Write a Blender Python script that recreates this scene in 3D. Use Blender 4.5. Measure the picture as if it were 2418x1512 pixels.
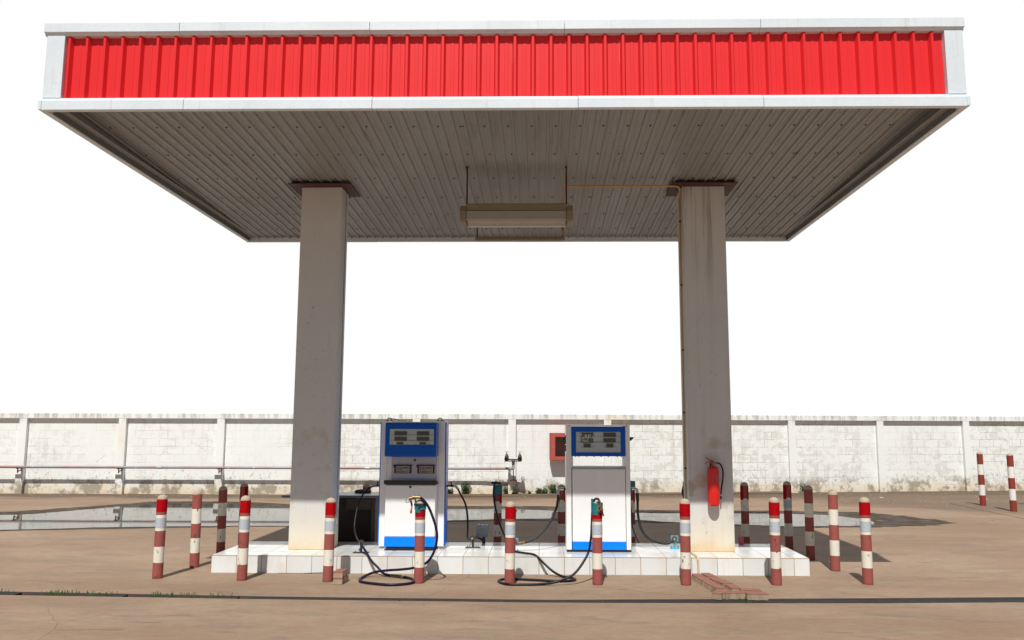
import bpy, bmesh, math, random
from mathutils import Vector, Matrix
random.seed(7)
R = math.radians
scene = bpy.context.scene
for o in list(bpy.data.objects): bpy.data.objects.remove(o)
COL = scene.collection

# ------------------------------------------------------------------ camera
cd = bpy.data.cameras.new('camera'); cam = bpy.data.objects.new('camera', cd); COL.objects.link(cam)
cd.sensor_width = 36; cd.lens = 36 * 1941.65 / 2417.0
cd.shift_x = -32.7266 / 2417.0; cd.clip_start = 0.1; cd.clip_end = 500
cam.matrix_world = (Matrix.Translation((0, 0, 1.71)) @ Matrix.Rotation(0.0181, 4, 'Z')
                    @ Matrix.Rotation(math.pi / 2 + 0.1305, 4, 'X') @ Matrix.Rotation(0.0025, 4, 'Z'))
scene.camera = cam
scene.render.resolution_x = 1024; scene.render.resolution_y = 640

# ------------------------------------------------------------------ light
SUN_FROM = Vector((-0.135, -1.0, 1.365)).normalized()
EL = math.asin(SUN_FROM.z); AZ = math.atan2(SUN_FROM.x, SUN_FROM.y)
scene.view_settings.view_transform = 'Standard'; scene.view_settings.look = 'None'
scene.view_settings.exposure = -0.12; scene.view_settings.gamma = 1
w = bpy.data.worlds.new('World'); scene.world = w; w.use_nodes = True
nt = w.node_tree; nt.nodes.clear()
wo = nt.nodes.new('ShaderNodeOutputWorld'); bg = nt.nodes.new('ShaderNodeBackground')
sky = nt.nodes.new('ShaderNodeTexSky'); sky.sky_type = 'NISHITA'; sky.sun_disc = False
sky.sun_elevation = EL; sky.sun_rotation = AZ % (2 * math.pi); sky.dust_density = 0.6; sky.air_density = 1.0
tc = nt.nodes.new('ShaderNodeTexCoord')
dot = nt.nodes.new('ShaderNodeVectorMath'); dot.operation = 'DOT_PRODUCT'
c_dir = Vector((-0.02, math.cos(R(9)), math.sin(R(9))))   # white sky patch added behind the view, sized to hold down fill light
dot.inputs[1].default_value = c_dir
nt.links.new(tc.outputs['Generated'], dot.inputs[0])
mr = nt.nodes.new('ShaderNodeMapRange'); mr.interpolation_type = 'SMOOTHSTEP'
mr.inputs['From Min'].default_value = math.cos(R(62)); mr.inputs['From Max'].default_value = math.cos(R(48))
nt.links.new(dot.outputs['Value'], mr.inputs['Value'])
sc = nt.nodes.new('ShaderNodeVectorMath'); sc.operation = 'SCALE'; sc.inputs['Scale'].default_value = 0.05
nt.links.new(sky.outputs[0], sc.inputs[0])
hs = nt.nodes.new('ShaderNodeHueSaturation'); hs.inputs['Saturation'].default_value = 0.55
nt.links.new(sc.outputs[0], hs.inputs['Color'])
mx = nt.nodes.new('ShaderNodeMix'); mx.data_type = 'RGBA'
nt.links.new(mr.outputs[0], mx.inputs[0]); nt.links.new(hs.outputs[0], mx.inputs[6]); mx.inputs[7].default_value = (1.10, 1.10, 1.10, 1)
nt.links.new(mx.outputs[2], bg.inputs[0]); bg.inputs[1].default_value = 1.0
nt.links.new(bg.outputs[0], wo.inputs[0])
sd = bpy.data.lights.new('sun', 'SUN'); sd.energy = 4.9; sd.angle = R(0.53); sd.color = (1.0, 0.965, 0.9)
so = bpy.data.objects.new('sun', sd); COL.objects.link(so)
so.rotation_euler = SUN_FROM.to_track_quat('Z', 'Y').to_euler(); so.location = (0, -20, 30)

# ------------------------------------------------------------------ material helpers
class NB:
    def __init__(s, name, rough=0.6, metal=0.0, base=(.5, .5, .5), spec=0.5):
        s.m = bpy.data.materials.new(name); s.m.use_nodes = True; s.t = s.m.node_tree; s.t.nodes.clear()
        s.out = s.n('ShaderNodeOutputMaterial'); s.p = s.n('ShaderNodeBsdfPrincipled')
        s.l(s.p.outputs[0], s.out.inputs[0])
        s.p.inputs['Base Color'].default_value = (*base, 1); s.p.inputs['Roughness'].default_value = rough
        s.p.inputs['Metallic'].default_value = metal; s.p.inputs['Specular IOR Level'].default_value = spec
        s._c = None
    def n(s, t): return s.t.nodes.new(t)
    def l(s, a, b): s.t.links.new(a, b)
    def put(s, sock, v):
        if isinstance(v, bpy.types.NodeSocket): s.l(v, sock)
        elif isinstance(v, (tuple, list)): sock.default_value = (*v, 1) if len(v) == 3 and sock.type == 'RGBA' else v
        else: sock.default_value = v
    def co(s, scale=(1, 1, 1), rnd=False, loc=(0, 0, 0)):
        if s._c is None:
            s._c = s.n('ShaderNodeTexCoord').outputs['Object']
        c = s._c
        if rnd:
            oi = s.n('ShaderNodeObjectInfo'); sc = s.n('ShaderNodeVectorMath'); sc.operation = 'SCALE'
            cb = s.n('ShaderNodeCombineXYZ'); 
            for i in range(3): s.l(oi.outputs['Random'], cb.inputs[i])
            s.l(cb.outputs[0], sc.inputs[0]); sc.inputs['Scale'].default_value = 37.0
            ad = s.n('ShaderNodeVectorMath'); ad.operation = 'ADD'; s.l(c, ad.inputs[0]); s.l(sc.outputs[0], ad.inputs[1]); c = ad.outputs[0]
        mp = s.n('ShaderNodeMapping'); s.l(c, mp.inputs[0]); mp.inputs['Scale'].default_value = scale; mp.inputs['Location'].default_value = loc
        return mp.outputs[0]
    def noise(s, scale=5, detail=6, rough=.55, co=None, dist=0):
        n = s.n('ShaderNodeTexNoise'); n.inputs['Scale'].default_value = scale; n.inputs['Detail'].default_value = detail
        n.inputs['Roughness'].default_value = rough; n.inputs['Distortion'].default_value = dist
        s.l(co if co is not None else s.co(), n.inputs['Vector']); return n.outputs['Fac']
    def mr(s, v, a, b, c=0, d=1, smooth=True):
        m = s.n('ShaderNodeMapRange'); m.interpolation_type = 'SMOOTHSTEP' if smooth else 'LINEAR'
        for k, x in zip(('From Min', 'From Max', 'To Min', 'To Max'), (a, b, c, d)): s.put(m.inputs[k], x)
        s.put(m.inputs['Value'], v); return m.outputs[0]
    def math(s, op, a, b=0.0, c=0.0):
        m = s.n('ShaderNodeMath'); m.operation = op; s.put(m.inputs[0], a); s.put(m.inputs[1], b); s.put(m.inputs[2], c); return m.outputs[0]
    def mix(s, f, a, b, mode='MIX'):
        m = s.n('ShaderNodeMix'); m.data_type = 'RGBA'; m.blend_type = mode
        s.put(m.inputs[0], f); s.put(m.inputs[6], a); s.put(m.inputs[7], b); return m.outputs[2]
    def xyz(s):
        x = s.n('ShaderNodeSeparateXYZ'); s.l(s.co(), x.inputs[0]); return x.outputs
    def bump(s, h, strength=.3, dist=.01):
        b = s.n('ShaderNodeBump'); b.inputs['Strength'].default_value = strength; b.inputs['Distance'].default_value = dist
        s.l(h, b.inputs['Height']); s.l(b.outputs[0], s.p.inputs['Normal'])
    def cracks(s, scale, width, co=None, dist=.3):
        c = co if co is not None else s.co()
        nz = s.n('ShaderNodeTexNoise'); nz.inputs['Scale'].default_value = scale * 1.7; nz.inputs['Detail'].default_value = 5
        s.l(c, nz.inputs['Vector'])
        a = s.n('ShaderNodeVectorMath'); a.operation = 'MULTIPLY_ADD'; s.l(nz.outputs['Color'], a.inputs[0]); a.inputs[1].default_value = (dist,) * 3; s.l(c, a.inputs[2])
        v = s.n('ShaderNodeTexVoronoi'); v.feature = 'DISTANCE_TO_EDGE'; v.inputs['Scale'].default_value = scale; s.l(a.outputs[0], v.inputs['Vector'])
        return s.mr(v.outputs['Distance'], 0, width, 1, 0)
    def color(s, c): s.put(s.p.inputs['Base Color'], c)
    def rough(s, r): s.put(s.p.inputs['Roughness'], r)

def simple(name, base, rough=.5, metal=0, var=.12, scale=12, spec=.5, rnd=True, dirt=None):
    b = NB(name, rough, metal, base, spec)
    n = b.noise(scale, 5, .6, b.co(rnd=rnd))
    d = tuple(max(0, c * (1 - var * 2)) for c in base); u = tuple(min(1, c * (1 + var)) for c in base)
    col = b.mix(n, d, u)
    if dirt:
        n2 = b.noise(scale * .4, 8, .7, b.co(rnd=rnd, loc=(3, 1, 2)))
        col = b.mix(b.mr(n2, .55, .72, 0, .7), col, dirt)
    b.color(col); b.rough(b.mr(n, .2, .8, rough * .85, min(1, rough * 1.2)))
    return b.m

M = {}
M['dark_steel'] = simple('dark_steel', (.035, .033, .035), .45, .3)
M['black_rubber'] = simple('black_rubber', (.012, .011, .014), .38, 0, .15, spec=.25)
M['purple_rubber'] = simple('purple_rubber', (.015, .010, .032), .42, 0, .15, spec=.25)
M['grey_rubber'] = simple('grey_rubber', (.032, .032, .035), .45, 0, .15, spec=.25)
M['steel'] = simple('steel', (.5, .5, .5), .32, .85)
M['galv'] = simple('galv', (.48, .50, .53), .5, .35, .2, 8, dirt=(.22, .11, .07))
M['brass'] = simple('brass', (.30, .20, .09), .38, .7, .25, 30)
M['rust'] = simple('rust', (.10, .035, .022), .75, .1, .3, 25)
M['rust_orange'] = simple('rust_orange', (.36, .12, .03), .8, 0, .3, 40, dirt=(.09, .03, .02))
M['valve_iron'] = simple('valve_iron', (.075, .055, .038), .55, .3, .3, 30)
M['handwheel_red'] = simple('handwheel_red', (.55, .13, .10), .5)
M['teal'] = simple('teal', (.008, .19, .22), .45, 0, .15, 15, dirt=(.02, .06, .07))
M['cyan_blue'] = simple('cyan_blue', (.06, .40, .60), .4, 0, .15, 20)
M['pump_white'] = simple('pump_white', (.84, .85, .87), .32, 0, .02, 3)
M['pump_lilac'] = simple('pump_lilac', (.55, .57, .66), .3, 0, .03, 5)
M['pump_blue'] = simple('pump_blue', (.0, .095, .52), .28, 0, .05, 5, spec=.2)
M['bright_blue'] = simple('bright_blue', (.0, .22, .92), .35, 0, .03, 5, spec=.2)
M['tray_black'] = simple('tray_black', (.022, .02, .026), .4)
M['plinth_black'] = simple('plinth_black', (.012, .011, .013), .6)
M['screen_face'] = simple('screen_face', (.42, .50, .52), .18, 0, .05, 3)
M['lcd'] = simple('lcd', (.05, .06, .05), .2, 0, .2, 60)
M['lcd_rim'] = simple('lcd_rim', (.24, .25, .25), .4)
M['keypad_face'] = simple('keypad_face', (.42, .36, .33), .5, 0, .1, 40)
M['key_dark'] = simple('key_dark', (.10, .085, .09), .5)
M['maroon_frame'] = simple('maroon_frame', (.035, .012, .016), .4)
M['ink'] = simple('ink', (.02, .02, .02), .6)
M['dome'] = simple('dome_concrete', (.50, .42, .32), .9, 0, .25, 90, dirt=(.25, .2, .15))
M['reflect_red'] = simple('reflect_red', (.40, .003, .007), .7, 0, .05, 60, spec=.06)
M['reflect_silver'] = simple('reflect_silver', (.47, .52, .59), .8, 0, .06, 60, spec=.05, dirt=(.38, .38, .38))
M['extinguisher_red'] = simple('extinguisher_red', (.72, .02, .015), .25, 0, .03, 6)
M['lever_red'] = simple('lever_red', (.45, .04, .03), .4)
M['orange_paint'] = simple('orange_paint', (.46, .09, .06), .5, 0, .06, 6)
M['cabinet_red'] = simple('cabinet_red', (.42, .025, .02), .5)
M['lamp_beige'] = simple('lamp_beige', (.27, .22, .15), .5, 0, .08, 10)
M['lamp_grey'] = simple('lamp_grey', (.36, .34, .31), .35, 0, .05, 10)
M['tube_white'] = simple('tube_white', (.8, .8, .76), .3, 0, .02)
M['conduit_yellow'] = simple('conduit_yellow', (.56, .37, .14), .5, 0, .1, 20)
M['pvc_cream'] = simple('pvc_cream', (.72, .58, .33), .45, 0, .06, 20)
M['plate_maroon'] = simple('plate_maroon', (.085, .024, .024), .6, 0, .2, 12, dirt=(.14, .06, .05))
M['desk_top'] = simple('desk_top', (.10, .105, .13), .3, 0, .1, 12)
M['desk_wood'] = simple('desk_wood', (.035, .016, .011), .5, 0, .2, 12)
M['desk_side'] = simple('desk_side', (.12, .088, .06), .6, 0, .15, 12)
M['cup_pink'] = simple('cup_pink', (.55, .08, .17), .45, 0, .05)
M['cloth_dark'] = simple('cloth_dark', (.035, .028, .045), .9)
M['grey_box'] = simple('grey_box', (.22, .25, .30), .6, 0, .1, 20, dirt=(.12, .08, .07))
M['disc_tan'] = simple('disc_tan', (.26, .23, .18), .7)
M['grate_iron'] = simple('grate_iron', (.05, .048, .05), .65, .2, .3, 20, dirt=(.11, .06, .05))
M['drain_wall'] = simple('drain_wall', (.13, .075, .055), .95, 0, .3, 12)
M['leaf'] = simple('leaf', (.06, .12, .025), .6, 0, .5, 30)
M['stem'] = simple('stem', (.09, .10, .03), .7)
M['rock'] = simple('rock_bits', (.42, .38, .33), .9, 0, .3, 30)
M['wall_white_bit'] = simple('paper', (.75, .73, .7), .8)
b = NB('clear_film', .1); b.t.nodes.remove(b.p)
tr = b.n('ShaderNodeBsdfTransparent'); gl = b.n('ShaderNodeBsdfGlossy'); gl.inputs['Roughness'].default_value = .06
fr = b.n('ShaderNodeFresnel'); fr.inputs[0].default_value = 1.5; ms = b.n('ShaderNodeMixShader')
tr.inputs[0].default_value = (.9, .9, .9, 1)
b.l(fr.outputs[0], ms.inputs[0]); b.l(tr.outputs[0], ms.inputs[1]); b.l(gl.outputs[0], ms.inputs[2]); b.l(ms.outputs[0], b.out.inputs[0]); M['glass'] = b.m
M['edge_shade_grey'] = simple('edge_shade_grey', (.16, .165, .17), .6, 0, .15, 6)
b = NB('crinkled_film', .15); tr = b.n('ShaderNodeBsdfTransparent'); ms = b.n('ShaderNodeMixShader'); b.put(b.p.inputs['Base Color'], (.85, .88, .88))
b.l(b.mr(b.noise(1, 5, .7, b.co((60, 1, 14), loc=(1, 0, 2))), .48, .62, .03, .75), ms.inputs[0]); b.l(tr.outputs[0], ms.inputs[1]); b.l(b.p.outputs[0], ms.inputs[2]); b.l(ms.outputs[0], b.out.inputs[0]); M['film'] = b.m  # white noise streaks stand in for highlights on the film
M['lamp_cover'] = simple('lamp_cover', (.45, .42, .37), .3, 0, .05)

def mat_galv_sheet():
    b = NB('zinc_flashing', .42, .0, spec=.6)
    v = b.n('ShaderNodeTexVoronoi'); v.inputs['Scale'].default_value = 55; b.l(b.co((1, 1, 1)), v.inputs['Vector'])
    sp = b.n('ShaderNodeSeparateColor'); b.l(v.outputs['Color'], sp.inputs[0])
    c = b.mix(b.mr(sp.outputs[0], 0, 1, .0, 1, False), (.665, .745, .81), (.715, .79, .85))
    n = b.noise(1.3, 8, .65); c = b.mix(b.mr(n, .35, .75, 0, .5), c, (.56, .63, .70))
    st = b.noise(1, 7, .7, b.co((9, 9, .6))); c = b.mix(b.mr(st, .56, .70, 0, .5), c, (.52, .50, .44))
    b.color(c); b.rough(.45); return b.m
M['zinc'] = mat_galv_sheet()

def mat_red_sheet():
    b = NB('red_sheet', .38, 0, spec=.35)
    n = b.noise(.8, 6, .6); c = b.mix(n, (.68, .018, .022), (.78, .028, .034))
    st = b.noise(1, 6, .65, b.co((14, 14, .5))); c = b.mix(b.mr(st, .55, .78, 0, .35), c, (.50, .03, .035))
    b.color(c); return b.m
M['red_sheet'] = mat_red_sheet()

def mat_soffit():
    b = NB('soffit_sheet', .42, .15)
    n = b.noise(1, 8, .65, b.co((1.2, .35, 1))); c = b.mix(n, (.25, .255, .255), (.375, .385, .39))
    st = b.noise(1, 7, .7, b.co((26, 1.2, 1))); c = b.mix(b.mr(st, .52, .7, 0, .6), c, (.19, .165, .14))
    sp = b.noise(38, 3, .5, b.co((1, .6, 1))); c = b.mix(b.mr(sp, .66, .72, 0, .7), c, (.09, .07, .055))
    b.color(c); b.rough(b.mr(n, .3, .7, .38, .55)); return b.m
M['soffit'] = mat_soffit()

def mat_column(seed, heavy):
    b = NB('column_plaster', .85); x, y, z = b.xyz()
    n = b.noise(2.2, 8, .6, b.co(loc=(seed, 0, 0))); c = b.mix(n, (.56, .575, .60), (.68, .69, .70))
    # sunlit lower part painted in a warmer cream, with a wavy edge
    e = b.noise(3.5, 5, .6, b.co(loc=(seed, 4, 1))); zz = b.math('MULTIPLY_ADD', e, .35, z)
    c = b.mix(b.mr(zz, .25, .95, .9, 0), c, (.69, .63, .51))
    blot = b.noise(3.4, 6, .6, b.co(loc=(seed, 2, 9))); band = b.math('MULTIPLY', b.mr(z, .2, .5), b.mr(z, 1.9, 1.1))
    c = b.mix(b.math('MULTIPLY', band, b.mr(blot, .5, .72, 0, .75)), c, (.42, .32, .21))
    bs = b.mr(zz, .14, .38, .85, 0); c = b.mix(bs, c, (.66, .46, .24))
    st = b.noise(1, 8, .65, b.co((9, 9, .35), loc=(seed * 2, 0, 0)))
    if heavy:
        f = b.math('MULTIPLY', b.mr(st, .46, .66, 0, .8), b.mr(z, 3.0, 4.5, .10, 1)); c = b.mix(f, c, (.16, .12, .07))
    else:
        c = b.mix(b.mr(st, .6, .75, 0, .3), c, (.40, .34, .27))
    fl = b.noise(28, 4, .6, b.co(loc=(seed, 3, 3))); m2 = b.noise(1.6, 4, .5, b.co(loc=(seed, 8, 3)))
    c = b.mix(b.math('MULTIPLY', b.mr(fl, .62, .70), b.mr(m2, .5, .62, 0, .6)), c, (.35, .28, .2))
    ck = b.math('MULTIPLY', b.cracks(1.6, .006, b.co(loc=(seed, 0, 0))), b.mr(b.noise(1.3, 3, .5, b.co(loc=(seed + 4, 0, 0))), .52, .6, 0, .25)); c = b.mix(ck, c, (.25, .18, .12))
    b.color(c); b.bump(b.noise(30, 6, .7), .25, .006); return b.m
M['column_a'] = mat_column(1.7, False); M['column_b'] = mat_column(6.3, True)

def mat_wall(kind='panel'):
    b = NB('whitewashed_' + kind, .9); x, y, z = b.xyz()
    n = b.noise(.9, 8, .6); c = b.mix(n, (.77, .79, .77), (.86, .89, .895))
    if kind == 'panel':
        # blocks
        cb = b.n('ShaderNodeCombineXYZ'); nz = b.noise(6, 4, .6)
        b.l(b.math('MULTIPLY_ADD', nz, .05, x), cb.inputs[0]); b.l(b.math('MULTIPLY_ADD', nz, .04, z), cb.inputs[1])
        br = b.n('ShaderNodeTexBrick'); b.l(cb.outputs[0], br.inputs['Vector'])
        br.inputs['Scale'].default_value = 1; br.inputs['Brick Width'].default_value = .42; br.inputs['Row Height'].default_value = .205
        br.inputs['Mortar Size'].default_value = .007; br.inputs['Mortar Smooth'].default_value = .4
        br.inputs['Color1'].default_value = (0, 0, 0, 1); br.inputs['Color2'].default_value = (1, 1, 1, 1); br.inputs['Mortar'].default_value = (.5, .5, .5, 1)
        rg = b.mr(b.math('ADD', b.noise(.28, 3, .5, b.co(loc=(5.3, 0, 0))), b.math('ADD', b.mr(x, -9, -2, -.10, .05), b.mr(x, 2, 5, 0, .07))), .43, .60)          # regions where blocks show through
        patch = b.noise(5.0, 9, .62, b.co((1, 1, 1.2), loc=(2, 0, 4)))
        bb = b.math('MULTIPLY_ADD', br.outputs['Color'], .10, patch)
        pf = b.math('MULTIPLY', b.mr(bb, .57, .61, 0, .8), b.math('MULTIPLY_ADD', rg, .95, .05))
        c = b.mix(pf, c, (.68, .68, .645))
        dp = b.noise(1, 8, .62, b.co((5, 5, 1.6), loc=(2, 7, 4))); c = b.mix(b.math('MULTIPLY', b.mr(dp, .56, .62, 0, .55), b.math('MULTIPLY_ADD', rg, .6, .25)), c, (.60, .59, .54))
        mo = b.math('MULTIPLY', br.outputs['Fac'], b.mr(b.noise(2.3, 5, .6, b.co(loc=(0, 0, 7))), .38, .56, 0, 1))
        mo = b.math('MULTIPLY', mo, b.math('MULTIPLY_ADD', rg, .8, .2)); c = b.mix(mo, c, (.44, .42, .37))
        f2 = b.math('MULTIPLY', b.cracks(7, .035), b.mr(b.noise(.8, 5, .6, b.co(loc=(9, 0, 1))), .55, .66, 0, .55)); c = b.mix(f2, c, (.36, .33, .27))
        stv = b.noise(1, 6, .6, b.co((7, 7, .5), loc=(1, 0, 0))); c = b.mix(b.math('MULTIPLY', b.mr(stv, .56, .72, 0, .5), b.mr(z, 1.0, 1.9, .25, 1)), c, (.50, .45, .36))
        # long wandering cracks
        ck = b.math('MULTIPLY', b.cracks(.75, .0025, None, .7), b.mr(b.noise(.8, 3, .5, b.co(loc=(3, 0, 8))), .52, .58, 0, .7)); c = b.mix(ck, c, (.22, .19, .15))
        # scattered chipped specks low down
        sp = b.noise(16, 6, .75, b.co((1, 1, .8))); zone = b.math('MULTIPLY', b.mr(b.math('MULTIPLY_ADD', b.noise(1.4, 4, .6, b.co(loc=(0, 4, 0))), 1.1, b.math('MULTIPLY', z, -1)), -.25, .25), b.mr(z, .0, .08, .2, 1))
        c = b.mix(b.math('MULTIPLY', b.mr(sp, .56, .64, 0, .85), zone), c, (.24, .21, .17))
    else:
        st = b.noise(1, 7, .7, b.co((8, 8, 1.1)))
        c = b.mix(b.math('MULTIPLY', b.mr(st, .45, .62, 0, .8), b.mr(z, 1.75, 2.05, .0, 1)), c, (.40, .39, .36))
        c = b.mix(b.mr(b.noise(.9, 5, .6, b.co((1, 1, .4), loc=(4, 4, 4))), .56, .7, 0, .5), c, (.80, .66, .50))
    e = b.noise(1.6, 6, .65, b.co(loc=(3, 3, 3)))
    zz = b.math('MULTIPLY_ADD', e, -.5, z)
    c = b.mix(b.mr(zz, -.30, .16, .8, 0), c, (.70, .55, .35))
    gd = b.noise(2.6, 7, .7, b.co(loc=(7, 1, 3))); c = b.mix(b.math('MULTIPLY', b.mr(gd, .47, .58, 0, .85), b.mr(z, .50, .2)), c, (.30, .26, .20))
    b.color(c); b.bump(b.noise(14, 8, .7), .35, .012); return b.m
M['wall_panel'] = mat_wall('panel'); M['wall_trim'] = mat_wall('trim')

def mat_ground():
    b = NB('brown_concrete', .85, spec=.3); x, y, z = b.xyz()
    n1 = b.noise(1, 10, .7, b.co((.22, .5, 1))); n2 = b.noise(1, 10, .74, b.co((.9, 2.6, 1), loc=(3, 1, 0)))
    c = b.mix(b.mr(n1, .36, .64), (.290, .190, .126), (.382, .272, .192))
    c = b.mix(b.mr(n2, .46, .66, 0, .7), c, (.250, .200, .146))
    c = b.mix(b.mr(b.noise(1, 6, .6, b.co((.5, 1.6, 1), loc=(8, 8, 0))), .56, .74, 0, .6), c, (.42, .31, .215))
    # darker worn belts and scuffs
    sc = b.noise(1, 9, .7, b.co((.7, 5.5, 1), loc=(2, 7, 0))); c = b.mix(b.math('MULTIPLY', b.mr(sc, .58, .66, 0, .55), b.mr(b.noise(.5, 3), .45, .6)), c, (.12, .082, .06))
    pt = b.noise(1, 7, .65, b.co((1.5, 3.5, 1), loc=(11, 3, 0))); c = b.mix(b.mr(pt, .60, .70, 0, .4), c, (.17, .12, .085))
    sp = b.noise(45, 3, .5); c = b.mix(b.mr(sp, .60, .72, 0, .45), c, (.13, .09, .065))
    gr = b.noise(1, 6, .75, b.co((7, 16, 1), loc=(1, 1, 1))); c = b.mix(b.mr(gr, .35, .65), b.mix(.22, c, (.12, .085, .06)), c)
    sp2 = b.noise(60, 2, .5, b.co(loc=(3, 2, 1))); c = b.mix(b.mr(sp2, .70, .75, 0, .4), c, (.55, .45, .36))
    xt = b.math('MULTIPLY_ADD', x, .30, y); tn = b.math('MULTIPLY_ADD', b.noise(.35, 3), 1.8, xt)
    tk = b.math('PINGPONG', tn, .55); c = b.mix(b.math('MULTIPLY', b.mr(tk, .10, .0, 0, .28), b.mr(b.noise(1, 6, .7, b.co((.8, 3, 1), loc=(2, 2, 2))), .44, .6)), c, (.15, .115, .09))
    # dirt belt at the foot of the wall
    wl = b.math('MULTIPLY_ADD', b.math('MAXIMUM', b.math('ADD', x, 1.4), 0.0), -.1625, y)
    dz = b.math('MULTIPLY_ADD', b.noise(1, 6, .65, b.co((.35, 1.1, 1), loc=(0, 5, 0))), 3.2, wl)
    c = b.mix(b.mr(dz, 21.2, 22.4, 0, .75), c, (.085, .062, .043))
    rd = b.math('MULTIPLY_ADD', b.noise(1, 6, .65, b.co((.4, .8, 1), loc=(6, 5, 0))), 5.5, b.math('ADD', x, y))
    c = b.mix(b.math('MULTIPLY', b.mr(rd, 27.6, 30.5, 0, .6), b.mr(x, 3, 6)), c, (.13, .095, .065))
    # cracks
    ck = b.math('MULTIPLY', b.cracks(.42, .0035, None, .45), b.mr(b.noise(.45, 3, .5, b.co(loc=(1, 1, 4))), .46, .53, 0, .65)); c = b.mix(b.math('MULTIPLY', ck, .7), c, (.10, .06, .04))
    b.color(c); b.bump(b.noise(35, 7, .7), .6, .01); return b.m
M['ground'] = mat_ground()

def mat_wet():
    b = NB('wet_mud', .7, spec=.2); n = b.noise(1, 7, .65, b.co((.8, 2.2, 1)))
    b.color(b.mix(n, (.035, .026, .018), (.10, .072, .050)))
    b.rough(b.mr(b.noise(3, 6), .4, .65, .6, .9)); b.bump(b.noise(9, 6, .7), .3, .01)
    al = b.mr(b.noise(1, 8, .75, b.co((1.6, 5, 1), loc=(4, 0, 0))), .40, .47); b.l(al, b.p.inputs['Alpha']); return b.m
M['wet'] = mat_wet()
b = NB('puddle_water', .03, base=(.035, .028, .02)); b.p.inputs['IOR'].default_value = 2.1; b.p.inputs['Specular IOR Level'].default_value = 1.0
b.bump(b.noise(1, 2, .5, b.co((1.2, 3.5, 1))), .012, .01); M['water'] = b.m

def mat_tiles():
    b = NB('glazed_tiles', .18, spec=.6); x, y, z = b.xyz()
    T = .2995
    def line(v, ph, wd=.0042):
        f = b.math('FRACT', b.math('DIVIDE', b.math('SUBTRACT', v, ph), T))
        d = b.math('MULTIPLY', b.math('MINIMUM', f, b.math('SUBTRACT', 1.0, f)), T)
        return b.mr(d, wd * .55, wd, 1, 0)
    g = b.math('MAXIMUM', line(x, 2.976 - 23 * T), b.math('MULTIPLY', line(y, 10.0 + .003), b.mr(z, .195, .199)))
    edge = b.mr(z, .188, .1955, 0, 1); inner = b.mr(y, 10.004, 10.001)  # seam along the top front edge
    g = b.math('MAXIMUM', g, b.math('MULTIPLY', edge, inner))
    cell = b.n('ShaderNodeTexWhiteNoise'); cell.noise_dimensions = '2D'
    cb = b.n('ShaderNodeCombineXYZ'); b.l(b.math('FLOOR', b.math('DIVIDE', b.math('SUBTRACT', x, 2.976), T)), cb.inputs[0]); b.l(b.math('FLOOR', b.math('DIVIDE', b.math('SUBTRACT', y, 10), T)), cb.inputs[1]); b.l(cb.outputs[0], cell.inputs['Vector'])
    c = b.mix(b.mr(cell.outputs['Value'], 0, 1, 0, 1, False), (.68, .71, .72), (.79, .83, .85))
    d1 = b.noise(1, 7, .65, b.co((4, 4, 1.2))); c = b.mix(b.mr(d1, .48, .70, 0, .6), c, (.66, .58, .45))
    d2 = b.noise(1.1, 5, .6, b.co((1, 2.5, 1), loc=(5, 5, 5))); c = b.mix(b.mr(d2, .5, .7, 0, .4), c, (.60, .58, .52))
    dr = b.noise(1, 6, .7, b.co((22, 1, .8), loc=(2, 0, 0))); c = b.mix(b.math('MULTIPLY', b.mr(dr, .58, .72, 0, .5), b.mr(z, .199, .19)), c, (.55, .42, .24))
    c = b.mix(g, c, (.30, .19, .10)); b.color(c)
    b.rough(b.math('ADD', b.math('MULTIPLY', g, .6), b.mr(d2, .3, .7, .09, .3))); b.bump(b.math('SUBTRACT', 1.0, g), .4, .002); return b.m
M['tiles'] = mat_tiles()

def mat_bollard(name, red, white):
    b = NB(name, .75, spec=.15); x, y, z = b.xyz()
    wob = b.math('MULTIPLY_ADD', b.noise(9, 3, .5, b.co(rnd=True)), .010, z)
    k = b.math('FLOOR', b.math('DIVIDE', b.math('SUBTRACT', wob, .005), .175)); par = b.math('FRACT', b.math('MULTIPLY', k, .5))
    n = b.noise(7, 6, .6, b.co(rnd=True)); n2 = b.noise(26, 5, .6, b.co((1, 1, .5), rnd=True))
    r = b.mix(n, tuple(q * .82 for q in red), tuple(q * 1.1 for q in red)); wh = b.mix(n, tuple(q * .9 for q in white), white)
    c = b.mix(b.mr(par, .2, .3), r, wh)
    c = b.mix(b.mr(n2, .625, .66, 0, .85), c, (.10, .055, .04))                       # chips
    c = b.mix(b.mr(b.noise(1, 6, .7, b.co((22, 22, 2), rnd=True)), .60, .74, 0, .35), c, (.28, .15, .1))
    c = b.mix(b.mr(z, .035, .0, 0, .45), c, (.12, .05, .04))
    b.color(c); b.bump(n2, .2, .002); return b.m
M['bollard_paint'] = mat_bollard('bollard_paint', (.33, .095, .082), (.80, .77, .68))
M['far_bollard_paint'] = mat_bollard('far_bollard_paint', (.27, .05, .035), (.82, .81, .78))

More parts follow.
